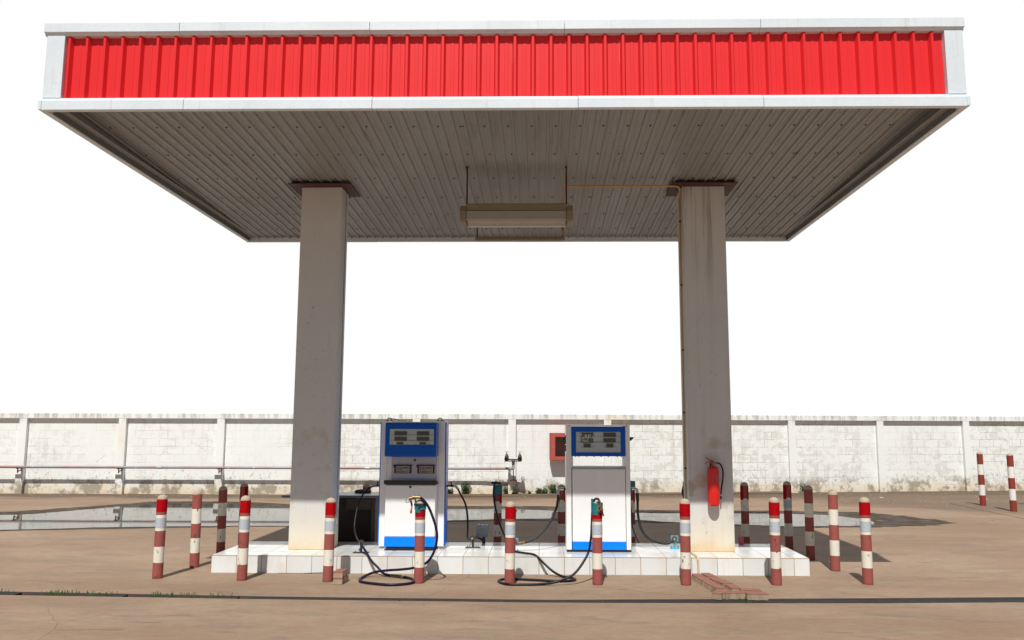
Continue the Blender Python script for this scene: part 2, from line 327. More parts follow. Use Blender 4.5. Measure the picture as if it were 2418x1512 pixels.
def mat_paver():
    b = NB('red_paver', .92); n = b.noise(18, 7, .65, b.co(rnd=True)); x, y, z = b.xyz()
    top = b.mr(z, .05, .058); c = b.mix(top, b.mix(n, (.26, .19, .13), (.46, .36, .26)), b.mix(n, (.21, .085, .062), (.34, .155, .115)))
    c = b.mix(b.mr(b.noise(6, 6, .7, b.co(rnd=True)), .56, .7, 0, .5), c, (.17, .11, .085)); b.color(c); b.bump(n, .5, .006); return b.m
M['paver'] = mat_paver()
def mat_pipe():
    b = NB('pipe_paint', .5, .2); n = b.noise(1, 7, .7, b.co((1.2, 8, 8)))
    c = b.mix(b.mr(n, .42, .6), (.30, .30, .35), (.36, .20, .17)); c = b.mix(b.mr(b.noise(9, 3, .5, b.co((1, 2, 2))), .68, .72), c, (.7, .68, .66)); b.color(c); return b.m
M['pipe'] = mat_pipe()

# ------------------------------------------------------------------ mesh helpers
class MB:
    def __init__(s): s.v = []; s.f = []; s.mi = []; s.sm = []
    def add(s, vs, fs, mi=0, smooth=False):
        o = len(s.v); s.v += [tuple(p) for p in vs]; s.f += [tuple(i + o for i in f) for f in fs]; s.mi += [mi] * len(fs); s.sm += [smooth] * len(fs); return s
    def box(s, x0, x1, y0, y1, z0, z1, mi=0):
        return s.add([(x0, y0, z0), (x1, y0, z0), (x1, y1, z0), (x0, y1, z0), (x0, y0, z1), (x1, y0, z1), (x1, y1, z1), (x0, y1, z1)],
                     [(0, 3, 2, 1), (4, 5, 6, 7), (0, 1, 5, 4), (1, 2, 6, 5), (2, 3, 7, 6), (3, 0, 4, 7)], mi)
    def prism(s, poly, lo, hi, axis='z', mi=0, smooth=False):
        n = len(poly)
        def P(a, b_, t): return {'z': (a, b_, t), 'y': (a, t, b_), 'x': (t, a, b_)}[axis]
        vs = [P(a, b_, lo) for a, b_ in poly] + [P(a, b_, hi) for a, b_ in poly]
        s.add(vs, [tuple(range(n))[::-1], tuple(range(n, 2 * n))], mi)
        o = len(s.v) - 2 * n
        for i in range(n):
            j = (i + 1) % n; s.f.append((o + i, o + j, o + n + j, o + n + i)); s.mi.append(mi); s.sm.append(smooth)
        return s
    def lathe(s, prof, c=(0, 0, 0), seg=24, mi=0, axis='z', a0=0, a1=2 * math.pi, caps=True):
        full = abs(a1 - a0 - 2 * math.pi) < 1e-4; m = seg if full else seg + 1
        vs = []
        for r, h in prof:
            for i in range(m):
                a = a0 + (a1 - a0) * i / seg; x, y = r * math.cos(a), r * math.sin(a)
                p = {'z': (x, y, h), 'x': (h, x, y), 'y': (x, h, y)}[axis]; vs.append((p[0] + c[0], p[1] + c[1], p[2] + c[2]))
        fs = []
        for k in range(len(prof) - 1):
            for i in range(seg):
                j = (i + 1) % m; fs.append((k * m + i, k * m + j, (k + 1) * m + j, (k + 1) * m + i))
        s.add(vs, fs, mi, True)
        if full and caps:
            o = len(s.v) - len(vs)
            s.f += [tuple(o + i for i in range(m))[::-1], tuple(o + (len(prof) - 1) * m + i for i in range(m))]; s.mi += [mi] * 2; s.sm += [False] * 2
        return s
    def tube(s, pts, r, seg=10, mi=0, sub=6, smooth=True):
        P = [Vector(p) for p in pts]
        if sub > 1 and len(P) > 2:
            Q = []; E = [P[0] * 2 - P[1]] + P + [P[-1] * 2 - P[-2]]
            for i in range(1, len(E) - 2):
                a, b_, c, d = E[i - 1:i + 3]
                for k in range(sub):
                    t = k / sub; Q.append(.5 * ((2 * b_) + (c - a) * t + (2 * a - 5 * b_ + 4 * c - d) * t * t + (3 * b_ - a - 3 * c + d) * t ** 3))
            Q.append(P[-1]); P = Q
        rr = r if isinstance(r, (list, tuple)) else None
        T = (P[1] - P[0]).normalized(); N = T.orthogonal().normalized(); vs = []
        for i, p in enumerate(P):
            t = (P[min(i + 1, len(P) - 1)] - P[max(i - 1, 0)]).normalized()
            N = (N - t * N.dot(t)).normalized(); B = t.cross(N)
            ri = rr[0] + (rr[1] - rr[0]) * i / (len(P) - 1) if rr else r
            for k in range(seg):
                a = 2 * math.pi * k / seg; vs.append(p + (N * math.cos(a) + B * math.sin(a)) * ri)
        fs = [(i * seg + k, i * seg + (k + 1) % seg, (i + 1) * seg + (k + 1) % seg, (i + 1) * seg + k) for i in range(len(P) - 1) for k in range(seg)]
        s.add(vs, fs, mi, smooth); o = len(s.v) - len(vs)
        s.f += [tuple(o + k for k in range(seg))[::-1], tuple(o + (len(P) - 1) * seg + k for k in range(seg))]; s.mi += [mi] * 2; s.sm += [False] * 2
        return s
    def build(s, name, mats, parent=None, bevel=0, loc=None, rot=None):
        me = bpy.data.meshes.new(name); me.from_pydata(s.v, [], s.f)
        for m in (mats if isinstance(mats, (list, tuple)) else [mats]): me.materials.append(M[m] if isinstance(m, str) else m)
        me.polygons.foreach_set('material_index', s.mi); me.polygons.foreach_set('use_smooth', s.sm)
        bm = bmesh.new(); bm.from_mesh(me); bmesh.ops.recalc_face_normals(bm, faces=bm.faces); bm.to_mesh(me); bm.free()
        if any(s.sm): me.set_sharp_from_angle(angle=R(38))
        o = bpy.data.objects.new(name, me); COL.objects.link(o)
        if parent: o.parent = parent
        if loc: o.location = loc
        if rot: o.rotation_euler = rot
        if bevel:
            bv = o.modifiers.new('bevel', 'BEVEL'); bv.width = bevel; bv.segments = 2; bv.limit_method = 'ANGLE'; bv.angle_limit = R(40)
        return o
def tag(o, label, cat, group=None, kind=None):
    if label: o['label'] = label
    if cat: o['category'] = cat
    if group: o['group'] = group
    if kind: o['kind'] = kind
    return o
def thing(name, label, cat, loc=(0, 0, 0), rz=0, group=None):
    o = bpy.data.objects.new(name, None); COL.objects.link(o); o.location = loc; o.rotation_euler = (0, 0, rz); o.empty_display_size = .2
    return tag(o, label, cat, group)
def struct(o, label=None):
    o['kind'] = 'structure'
    if label: o['label'] = label
    return o
def copy_tree(o, parent=None):
    c = o.copy(); COL.objects.link(c); c.parent = parent
    for ch in o.children: copy_tree(ch, c)
    return c

# ------------------------------------------------------------------ ground, drain channel, puddles
near = [(-60, 10.4), (-9, 8.80), (-5.6, 8.63), (-2.68, 8.495), (.09, 8.42), (1.09, 8.432), (3.33, 8.485), (4.85, 8.58), (9, 8.80), (60, 11)]
WID = [.25, .2, .18, .14, .135, .18, .25, .255, .255, .255]
far = [(x, y + WID[i]) for i, (x, y) in enumerate(near)]
mb = MB()
n = len(near)
mb.add([(x, -45, 0) for x, y in near] + [(x, y, 0) for x, y in near] + [(x, y, 0) for x, y in far] + [(x, 120, 0) for x, y in far],
       [(i, i + 1, n + i + 1, n + i) for i in range(n - 1)] + [(2 * n + i, 2 * n + i + 1, 3 * n + i + 1, 3 * n + i) for i in range(n - 1)])
struct(mb.build('ground', 'ground'), 'brown stained concrete forecourt')
mb = MB(); D = -.22
mb.add([(x, y, .0) for x, y in near] + [(x, y, D) for x, y in near] + [(x, y, D) for x, y in far] + [(x, y, 0) for x, y in far],
       [(k * n + i, k * n + i + 1, (k + 1) * n + i + 1, (k + 1) * n + i) for k in range(3) for i in range(n - 1)])
struct(mb.build('drain_channel', 'drain_wall'), 'narrow drain channel sunk across the forecourt')
def lerp_line(pts, x):
    for (a, b_), (c, d) in zip(pts, pts[1:]):
        if a <= x <= c: return b_ + (d - b_) * (x - a) / (c - a)
# grates: steel bars laid in the channel
def make_grate(L, missing):
    t = thing('drain_grate', '', 'grate', group='steel grates over the drain channel')
    f = MB(); W = .128
    f.box(-L / 2, L / 2, -.062, -.054, -.032, -.004); f.box(-L / 2, L / 2, .054, .062, -.032, -.004)
    f.box(-L / 2, -L / 2 + .008, -.054, .054, -.032, -.004); f.box(L / 2 - .008, L / 2, -.054, .054, -.032, -.004)
    f.build('frame', 'grate_iron', t)
    g = MB()
    for k in range(5):
        y = -.036 + k * .018; g.box(-L / 2 + .008, L / 2 - .008, y - .0035, y + .0035, -.03, -.006)
    for k in range(1, 4):
        x = -L / 2 + L * k / 4; g.box(x - .004, x + .004, -.054, .054, -.031, -.0075)
    g.build('bars', 'grate_iron', t)
    return t
xs = []; x = -9.4
gaps = {-5.42: .08, -4.26: .1, -3.06: .08}
edges = [-7.45, -6.43, -5.42, -5.28, -4.27, -4.15, -3.08, -2.98, -1.97, -1.40, -.39, .62, 1.63, 2.64, 3.65, 4.66, 5.67, 6.68]
spans = [(-7.45, -6.44), (-6.43, -5.42), (-5.28, -4.27), (-4.15, -3.08), (-2.96, -1.95), (-1.94, -1.42), (-1.40, -.39), (-.385, .625), (.63, 1.64), (1.645, 2.655), (2.66, 3.67), (3.675, 4.685), (4.69, 5.7), (5.705, 6.715)]
where = ['far left, outside the picture edge side', 'leftmost, cut by the left picture edge', 'with thick grass tufts, in front of the leftmost bollard', 'with small weeds, before the bollard at the tiled island left corner', 'bare one just right of the weedy grates', 'short piece in front of the left pump', 'in front of the bollard holding the pump nozzle', 'in front of the middle bollard between the pumps', 'in front of the right pump', 'right below the red paving bricks', 'in front of the white right column bollards', 'in front of the rightmost island bollard', 'right picture edge one', 'beyond right picture edge']
for i, (a, c) in enumerate(spans):
    if i in (0, 13, 12) and i != 12: continue
    g = make_grate(c - a, None); m = (a + c) / 2; ya = (lerp_line(near, a) + lerp_line(far, a)) / 2; yc = (lerp_line(near, c) + lerp_line(far, c)) / 2; g.scale[1] = (lerp_line(far, m) - lerp_line(near, m)) / .142
    g.location = (m, (ya + yc) / 2, 0); g.rotation_euler[2] = math.atan2(yc - ya, c - a)
    g['label'] = 'black steel drain grate ' + where[i]

def poly_sheet(name, pts, z, mat, jit=.0, sub=8):
    out = []
    for (a, b_), (c, d) in zip(pts, pts[1:] + pts[:1]):
        for k in range(sub):
            t = k / sub; out.append((a + (c - a) * t + random.uniform(-jit, jit) * 2.0, b_ + (d - b_) * t + random.uniform(-jit, jit), z))
    mb = MB(); mb.add(out, [tuple(range(len(out)))]); return mb.build(name, mat)
pud = [(-13.5, 15.4), (-10.486, 16.134), (-9.985, 16.332), (-9.598, 17.035), (-9.1, 17.9), (-8.557, 18.55), (-7.321, 18.74), (-6.305, 18.403), (-5.288, 17.7), (-4.2, 17.55), (-1.975, 17.695), (-.799, 17.803), (.316, 17.459), (1.92, 17.1), (2.443, 17.018), (3.914, 17.06), (5.033, 17.02), (5.68, 16.86), (5.95, 16.5), (6.2, 15.9), (6.0, 15.25),
       (5.5, 15.0), (4.795, 14.91), (4.385, 14.864), (3.705, 15.09), (2.273, 15.5), (1.914, 15.8), (.293, 16.0), (-.71, 15.847), (-1.744, 15.55), (-3.2, 14.9), (-4.394, 14.625), (-5.262, 14.591), (-6.582, 14.423), (-7.607, 14.269), (-8.282, 14.021), (-9.004, 13.884), (-10, 13.7), (-13.5, 13.4)]
struct(poly_sheet('puddle_water', pud, .008, 'water', .018, 7), 'long still puddle mirroring the white wall')
wet = [(-14.5, 15.9), (-10.6, 16.9), (-9.9, 17.9), (-8.9, 19.3), (-7.2, 19.35), (-5.2, 18.6), (-3.4, 18.5), (0, 18.5), (2.4, 17.75), (5.1, 17.7), (6.6, 17.5), (7.3, 16.7), (7.6, 15.6), (6.8, 15.1), (5.6, 14.82), (4.7, 14.8), (3.7, 14.98), (2.2, 15.35), (-.7, 15.7), (-3.0, 14.75), (-5.3, 14.5), (-9, 13.78), (-14, 13.2)]
struct(poly_sheet('wet_ground', wet, .004, 'wet', .05, 8), 'dark damp margin round the puddle')
# low slab carrying the far bollards
mb = MB(); mb.prism([(9.45, 19.6), (9.28, 16.2), (9.4, 12), (30, 12), (30, 19.6)], -.05, .012); struct(mb.build('pavement', 'ground', bevel=.01), 'low concrete pavement at the right')
# loose grit near the wall
mb = MB()
for i in range(420):
    if i < 260: x = random.uniform(-13, 13); y = 21.2 + max(0, x + 1.4) * .1625 - abs(random.gauss(0, .55)) - .1
    else: x = random.uniform(5.5, 12.5); y = random.uniform(18.6, 21.9)
    s_ = random.uniform(.008, .022); a = random.random() * 6; h = s_ * .6
    mb.add([(x + s_ * math.cos(a + q), y + s_ * math.sin(a + q), 0.001) for q in (0, 1.7, 3.3, 4.8)] + [(x, y, h)], [(0, 1, 4), (1, 2, 4), (2, 3, 4), (3, 0, 4)])
tag(mb.build('loose_grit', 'rock'), 'small pale stones scattered at the foot of the wall', 'grit', kind='stuff')

# ------------------------------------------------------------------ boundary wall
wall = thing('boundary_wall', 'long whitewashed block wall with piers behind the forecourt', 'wall', (0, 21.4, 0))
SL = .1625
def wy(x): return 21.32 + max(0, x + 1.4) * SL      # pier face line
inv = Matrix.Translation((0, -21.4, 0))
ROT = math.atan(SL)
def wbox(name, xa, xb, off, dep, z0, z1, mat):
    ya, yb = wy(xa) + off, wy(xb) + off; mb = MB()
    pts = [(xa, ya), (xb, yb), (xb, yb + dep), (xa, ya + dep)]
    if xa < -1.4 < xb: pts = [(xa, wy(xa) + off), (-1.4, 21.32 + off), (xb, yb), (xb, yb + dep), (-1.4, 21.32 + off + dep), (xa, ya + dep)]
    mb.prism(pts, z0, z1); o = mb.build(name, mat, wall, bevel=.004); o.location = (0, -21.4, 0); return o
piers = [-23.77, -21.2, -18.63, -16.05, -13.452, -10.848, -8.275, -5.72, -3.20, -.735, 1.762, 4.29, 6.822, 9.375, 11.938, 14.5, 17.05, 19.6, 22.1]
PW = .098
for i, px_ in enumerate(piers):
    wbox('pier', px_ - PW, px_ + PW, 0, .2, -.1, 1.93, 'wall_trim')
    if i + 1 < len(piers): wbox('panel', px_ + PW + .002, piers[i + 1] - PW - .002, .098, .1, -.1, 1.93, 'wall_panel')
wbox('coping', piers[0] - .1, -3.2, -.003, .206, 1.932, 2.06, 'wall_trim'); wbox('coping', -3.198, 4.29, -.003, .206, 1.932, 2.062, 'wall_trim'); wbox('coping', 4.292, 22.2, -.003, .206, 1.932, 2.064, 'wall_trim')
# concrete ledge in front of the wall
mb = MB(); mb.prism([(-2.6, 20.95), (-1.4, 20.92), (6.5, 22.2), (6.5, 22.75), (-1.4, 21.45), (-2.6, 21.45)], -.02, .035); struct(mb.build('ledge_ground', 'ground', bevel=.012), 'low concrete ledge at the foot of the wall')

# pipe along the wall
pp = thing('water_pipe', 'grey rusty water pipe running along the white wall', 'pipe', (-6, 21.14, .688))
mb = MB(); mb.tube([(-14, 0, 0), (4.63, 0, 0), (5.17, .075, 0)], .033, 10, sub=1); mb.build('pipe', 'pipe', pp)
for xx in (-9.0, -3.73, 1.6): mb = MB(); mb.lathe([(.039, -.06), (.039, .06)], (xx, 0, 0), 10, axis='x'); mb.build('coupling', 'galv', pp)
for xx in (-13.39, -10.78, -8.2, -5.66, -3.14, -.80):
    o = xx + 6
    mb = MB(); mb.box(o - .03, o + .03, -.03, .2, -.045, -.028); mb.box(o - .008, o + .008, .0, .03, -.15, -.04); mb.box(o - .008, o + .008, .02, .17, -.10, -.085)
    mb.tube([(o, .02, -.14), (o, .17, -.05)], .007, 6, sub=1)
    mb.build('pipe_bracket', 'rust', pp)

# hydrant manifold
hy = thing('standpipe_manifold', 'twin valve water standpipe on rusty bracket at the end of the wall pipe', 'standpipe', (-.69, 21.05, 0))
mb = MB(); mb.lathe([(.04, -.16), (.04, -.07), (.046, -.07), (.046, -.045), (.04, -.045), (.04, .045), (.046, .045), (.046, .07), (.04, .07), (.04, .16)], (0, 0, .94), 14, axis='x')
mb.lathe([(.04, .69), (.035, .80), (.042, .80), (.042, .83), (.04, .83), (.04, .94)], (0, 0.02, 0), 14)
mb.tube([(0, .02, .78), (0, .03, .70), (-.06, .06, .685), (-.13, .09, .685)], .034, 10); mb.build('tee_pipe', 'galv', hy)
for sx in (-1, 1):
    v = MB(); cx = sx * .165
    v.lathe([(.050, .01), (.058, -.03), (.060, -.08), (.042, -.081), (.040, -.02)], (cx, 0, .93), 14, axis='y')
    v.lathe([(.034, .93), (.054, .95), (.050, 1.0), (.042, 1.01), (.034, 1.04), (.018, 1.06), (.016, 1.075), (.006, 1.08), (.006, 1.105)], (cx, 0, 0), 12)
    vo = v.build('valve', 'valve_iron', hy)
    h = MB(); h.lathe([(.045, -.005), (.05, 0), (.045, .008), (.038, .002)], (cx, 0, 1.11), 14, caps=False); h.box(cx - .044, cx + .044, -.005, .005, 1.108, 1.116); h.box(cx - .005, cx + .005, -.044, .044, 1.107, 1.115)
    h.build('handwheel', 'handwheel_red', vo)
mb = MB(); mb.box(-.22, .21, -.08, .10, .868, .884); mb.build('bracket_plate', 'rust', hy); mb = MB(); mb.box(-.09, .09, .20, .28, .365, .405); mb.build('bracket_plate', 'rust', hy)
mb = MB(); mb.prism([(-.06, .868), (-.045, .868), (.225, .405), (.205, .405)], -.012, .012, 'x'); mb.build('strut', 'rust_orange', hy)

# fire hose cabinet on the wall
fc = thing('fire_hose_cabinet', 'red orange fire cabinet with dark glass door on the white wall', 'cabinet', (.497, 21.63, 0), ROT)
H_ = .272
mb = MB(); mb.box(-H_, H_, .205, .215, .885, 1.585); mb.box(-H_, -H_ + .015, .0, .205, .885, 1.585); mb.box(H_ - .015, H_, .0, .205, .885, 1.585); mb.box(-H_ + .015, H_ - .015, .0, .205, .885, .90); mb.box(-H_ + .015, H_ - .015, .0, .205, 1.57, 1.585)
body = mb.build('body', 'cabinet_red', fc, .003); body.location = (0, -.21, 0)
mb = MB()
mb.box(-.268, -.158, -.012, -.002, .89, 1.58); mb.box(.158, .268, -.012, -.002, .89, 1.58); mb.box(-.158, .158, -.012, -.002, .89, .985); mb.box(-.158, .158, -.012, -.002, 1.485, 1.58)
door = mb.build('door', 'orange_paint', fc, .004); door.location = (0, -.21, 0)
mb = MB(); mb.box(-.163, .163, -.001, .002, .98, 1.49); mb.build('glass_pane', 'glass', door)
mb = MB(); mb.box(-.225, -.20, -.020, -.0125, 1.19, 1.27); mb.build('latch', 'steel', door)

# ------------------------------------------------------------------ tiled island
isl = thing('pump_island', 'raised island faced with stained white glazed tiles', 'platform', (0, 0, 0))
mb = MB(); mb.box(-3.916, 3.155, 10.0, 11.22, -.05, .2); mb.build('tiled_slab', 'tiles', isl, bevel=.003)

# ------------------------------------------------------------------ canopy
CX0, CX1, CY0, CY1 = -4.873, 4.082, 7.56, 13.30
can = thing('station_canopy', 'wide petrol station canopy with red corrugated fascia and grey metal trim', 'canopy', (0, 10.4, 0))
def cbuild(mb, name, mat, bevel=0, parent=None):
    o = mb.build(name, mat, can if parent is None else parent, bevel)
    if parent is None: o.location = (0, -10.4, 0)
    return o
def ring(z0, z1, out, thick, x0=CX0, x1=CX1, y0=CY0, y1=CY1):
    mb = MB(); x0 -= out; x1 += out; y0 -= out; y1 += out
    mb.box(x0, x1, y0, y0 + thick, z0, z1); mb.box(x0, x1, y1 - thick, y1, z0, z1)
    mb.box(x0, x0 + thick, y0 + thick, y1 - thick, z0, z1); mb.box(x1 - thick, x1, y0 + thick, y1 - thick, z0, z1); return mb
# bottom lip in separate sheets with seams
def seg_run(name, joints, y0, y1, z0, z1, prof=None):
    for a, c in zip(joints, joints[1:]):
        mb = MB(); j = random.uniform(-.0015, .0015)
        if prof: mb.prism([(p[0], p[1] + j) for p in prof], a + .002, c - .002, 'x')
        else: mb.box(a + .002, c - .002, y0, y1, z0 + j, z1 + j)
        cbuild(mb, name, 'zinc', .003)
lipprof = [(7.56, 4.756), (7.56, 4.852), (7.612, 4.894), (7.70, 4.894), (7.70, 4.88), (7.62, 4.845), (7.62, 4.756)]
seg_run('lip_flashing', [CX0, -3.459, -1.626, .36, 2.133, CX1], 0, 0, 0, 0, lipprof)
seg_run('lip_flashing', [CX0, -2.7, -.4, 2.0, CX1], CY1 - .055, CY1, 4.755, 4.89)
for x0, x1 in ((CX0, CX0 + .06), (CX1 - .06, CX1)):
    for a, c in ((7.706, 9.3), (9.303, 11.3), (11.303, 13.243)):
        mb = MB(); mb.box(x0, x1, a, c, 4.757, 4.98); cbuild(mb, 'lip_flashing', 'zinc', .003)
        xi = x1 + .0005 if x0 < 0 else x0 - .0045; xj = xi + .0045 if x0 < 0 else xi - .0805; mb = MB(); mb.box(xj, xj + .08, a, c, 4.829, 4.834); cbuild(mb, 'edge_trim', 'soffit'); mb = MB(); mb.box(xi, xi + .004, a, c, 4.768, 4.828); cbuild(mb, 'edge_shade_strip', 'edge_shade_grey'); mb = MB(); mb.box(xi, xi + .002, a, c, 4.8285, 4.975); cbuild(mb, 'edge_riser', 'soffit')  # dark strip added over the lip's inner face, its shade put into colour
for xx in (CX0 - .004, CX1 - .028): mb = MB(); mb.box(xx, xx + .032, 7.553, 7.5595, 4.76, 4.85); cbuild(mb, 'corner_tab', 'zinc', .002)
for x0, x1 in ((CX0, CX0 + .06), (CX1 - .06, CX1)):
    mb = MB(); mb.box(x0 + .001, x1 - .001, 7.6215, 7.7045, 4.758, 4.843); cbuild(mb, 'lip_flashing', 'zinc')
# top flashing
topprof = [(7.58, 5.566), (7.58, 5.66), (7.80, 5.668), (7.80, 5.655), (7.60, 5.65), (7.60, 5.575), (7.625, 5.54), (7.655, 5.54), (7.655, 5.53), (7.62, 5.53)]
topprof = [(7.58, 5.566), (7.58, 5.66), (7.80, 5.664), (7.80, 5.542), (7.66, 5.537), (7.612, 5.540), (7.60, 5.566)]
seg_run('top_flashing', [-4.897, -3.551, -1.674, .232, 2.135, 4.098], 0, 0, 0, 0, topprof)
for x0, x1 in ((-4.897, -4.70), (3.90, 4.098)):
    mb = MB(); mb.box(x0, x1, 7.802, 13.08, 5.555, 5.663); cbuild(mb, 'top_flashing', 'zinc', .003)
mb = MB(); mb.box(-4.897, 4.098, 13.083, 13.30, 5.555, 5.663); cbuild(mb, 'top_flashing', 'zinc', .003)
# corner posts
for x0, x1 in ((-4.868, -4.690), (3.905, 4.080)):
    for y0, y1 in ((7.60, 7.685), (13.19, 13.26)):
        mb = MB(); mb.box(x0, x1, y0, y1, 4.895, 5.536); cbuild(mb, 'corner_post', 'zinc', .003)
# corrugated fascia sheets
def ribs(x0, x1, period, prof):
    pts = []; x = x0; pts.append((x0, 0))
    k = 0
    while x0 + k * period < x1:
        for dx, d in prof:
            xx = x0 + k * period + dx
            if xx < x1 - .002: pts.append((xx, d))
        k += 1
    pts.append((x1, 0)); return pts
FP = [(.006, 0), (.023, -.044), (.045, -.044), (.062, 0), (.108, 0), (.111, -.003), (.140, -.003), (.143, 0)]
def fascia(a, c, y0, z0, z1, flip=1):
    P = ribs(a, c, .1762, FP); mb = MB(); vs = []; 
    for x, d in P: vs += [(x, y0 + d * flip, z0), (x, y0 + d * flip, z1)]
    mb.add(vs, [(2 * i, 2 * i + 2, 2 * i + 3, 2 * i + 1) for i in range(len(P) - 1)]); return mb
sheets = [(-4.688, -3.105, 0), (-3.107, -1.52, .004), (-1.522, -.46, 0), (-.462, 1.12, .005), (1.118, 2.70, .001), (2.698, 3.904, 0)]
sheets = [(-4.688, -3.105, 0), (-3.105, -1.52, .0), (-1.52, -.285, 0), (-.285, .77, .004), (.77, 2.35, 0), (2.35, 3.904, 0)]
for a, c, dy in sheets:
    o = cbuild(fascia(a, c, 7.660 + dy, 4.885, 5.55 - random.uniform(0, .003)), 'fascia_sheet', 'red_sheet')
for sgn, xx in ((1, CX0 + .085), (-1, CX1 - .085)):
    P = ribs(7.70, 13.18, .1762, FP); mb = MB(); vs = []
    for y, d in P: vs += [(xx + d * sgn, y, 4.975), (xx + d * sgn, y, 5.56)]
    mb.add(vs, [(2 * i, 2 * i + 2, 2 * i + 3, 2 * i + 1) for i in range(len(P) - 1)]); cbuild(mb, 'fascia_sheet', 'red_sheet')
cbuild(fascia(-4.688, 3.904, 13.17, 4.885, 5.56, -1), 'fascia_sheet', 'red_sheet')
# roof deck and soffit (falls gently towards the back)
def sz(y): return 4.976 - .026 * (y - 7.56)
mb = MB(); mb.prism([(7.75, 5.30), (13.12, 5.16), (13.12, 5.14), (7.75, 5.28)], CX0 + .09, CX1 - .09, 'x'); cbuild(mb, 'roof_sheet', 'galv')
SP = [(.010, 0), (.016, -.020), (.034, -.020), (.042, 0), (.070, 0), (.074, -.005), (.086, -.005), (.090, 0), (.138, 0), (.144, -.020), (.162, -.020), (.170, 0), (.198, 0), (.202, -.005), (.214, -.005), (.218, 0)]
P = ribs(CX0 + .066, CX1 - .066, .2560, SP); mb = MB(); vs = []
ys = [7.705, CY1 - .056]
for x, d in P:
    for y in ys: vs.append((x, y, sz(y) + d))
mb.add(vs, [(2 * i, 2 * i + 2, 2 * i + 3, 2 * i + 1) for i in range(len(P) - 1)])
k = 0
for y in (8.55, 9.40, 10.27, 11.08, 11.90, 12.72):
    x = CX0 + .062 + .110
    while x < CX1 - .1:
        xx = x + random.uniform(-.006, .006)
        mb.lathe([(.011, 0), (.009, -.006), (.005, -.012), (.0, -.013)], (xx, y, sz(y) - .0), 6, 1, caps=False)
        if random.random() < .12: mb.lathe([(.011, 0), (.006, -.008), (.0, -.010)], (xx + .03, y, sz(y)), 6, 1, caps=False)
        x += .256
cbuild(mb, 'soffit', ['soffit', 'dark_steel'])
mb = MB(); mb.box(CX0 + .061, CX1 - .061, 7.701, 7.704, 4.87, 4.985); cbuild(mb, 'inner_strip', 'zinc')
# columns
def column(x0, x1, mat, label, extra):
    t = thing('concrete_column', label, 'column', ((x0 + x1) / 2, 10.66, .2), group='columns carrying the canopy'); w = (x1 - x0) / 2
    mb = MB(); mb.box(-w, w, -.19, .19, 0, 4.648); o = mb.build('shaft', mat, t, .008)
    mb = MB(); mb.box(-w - .145, w + .145, -.34, .28, 4.648, 4.661)
    mb.build('cap_plate', 'plate_maroon', t, .002)
    return t
ca = column(-3.144, -2.615, 'column_a', 'left square plaster column, grey above, foot painted in a warm sunlit cream', 0)
cb_ = column(1.845, 2.399, 'column_b', 'right square plaster column with brown streaks, carrying the red extinguisher', 0)
mb = MB(); mb.tube([(.288, -.02, 4.6), (.288, -.02, 2.0), (.290, -.02, .3)], .009, 6, sub=1); mb.build('wire', 'galv', ca)
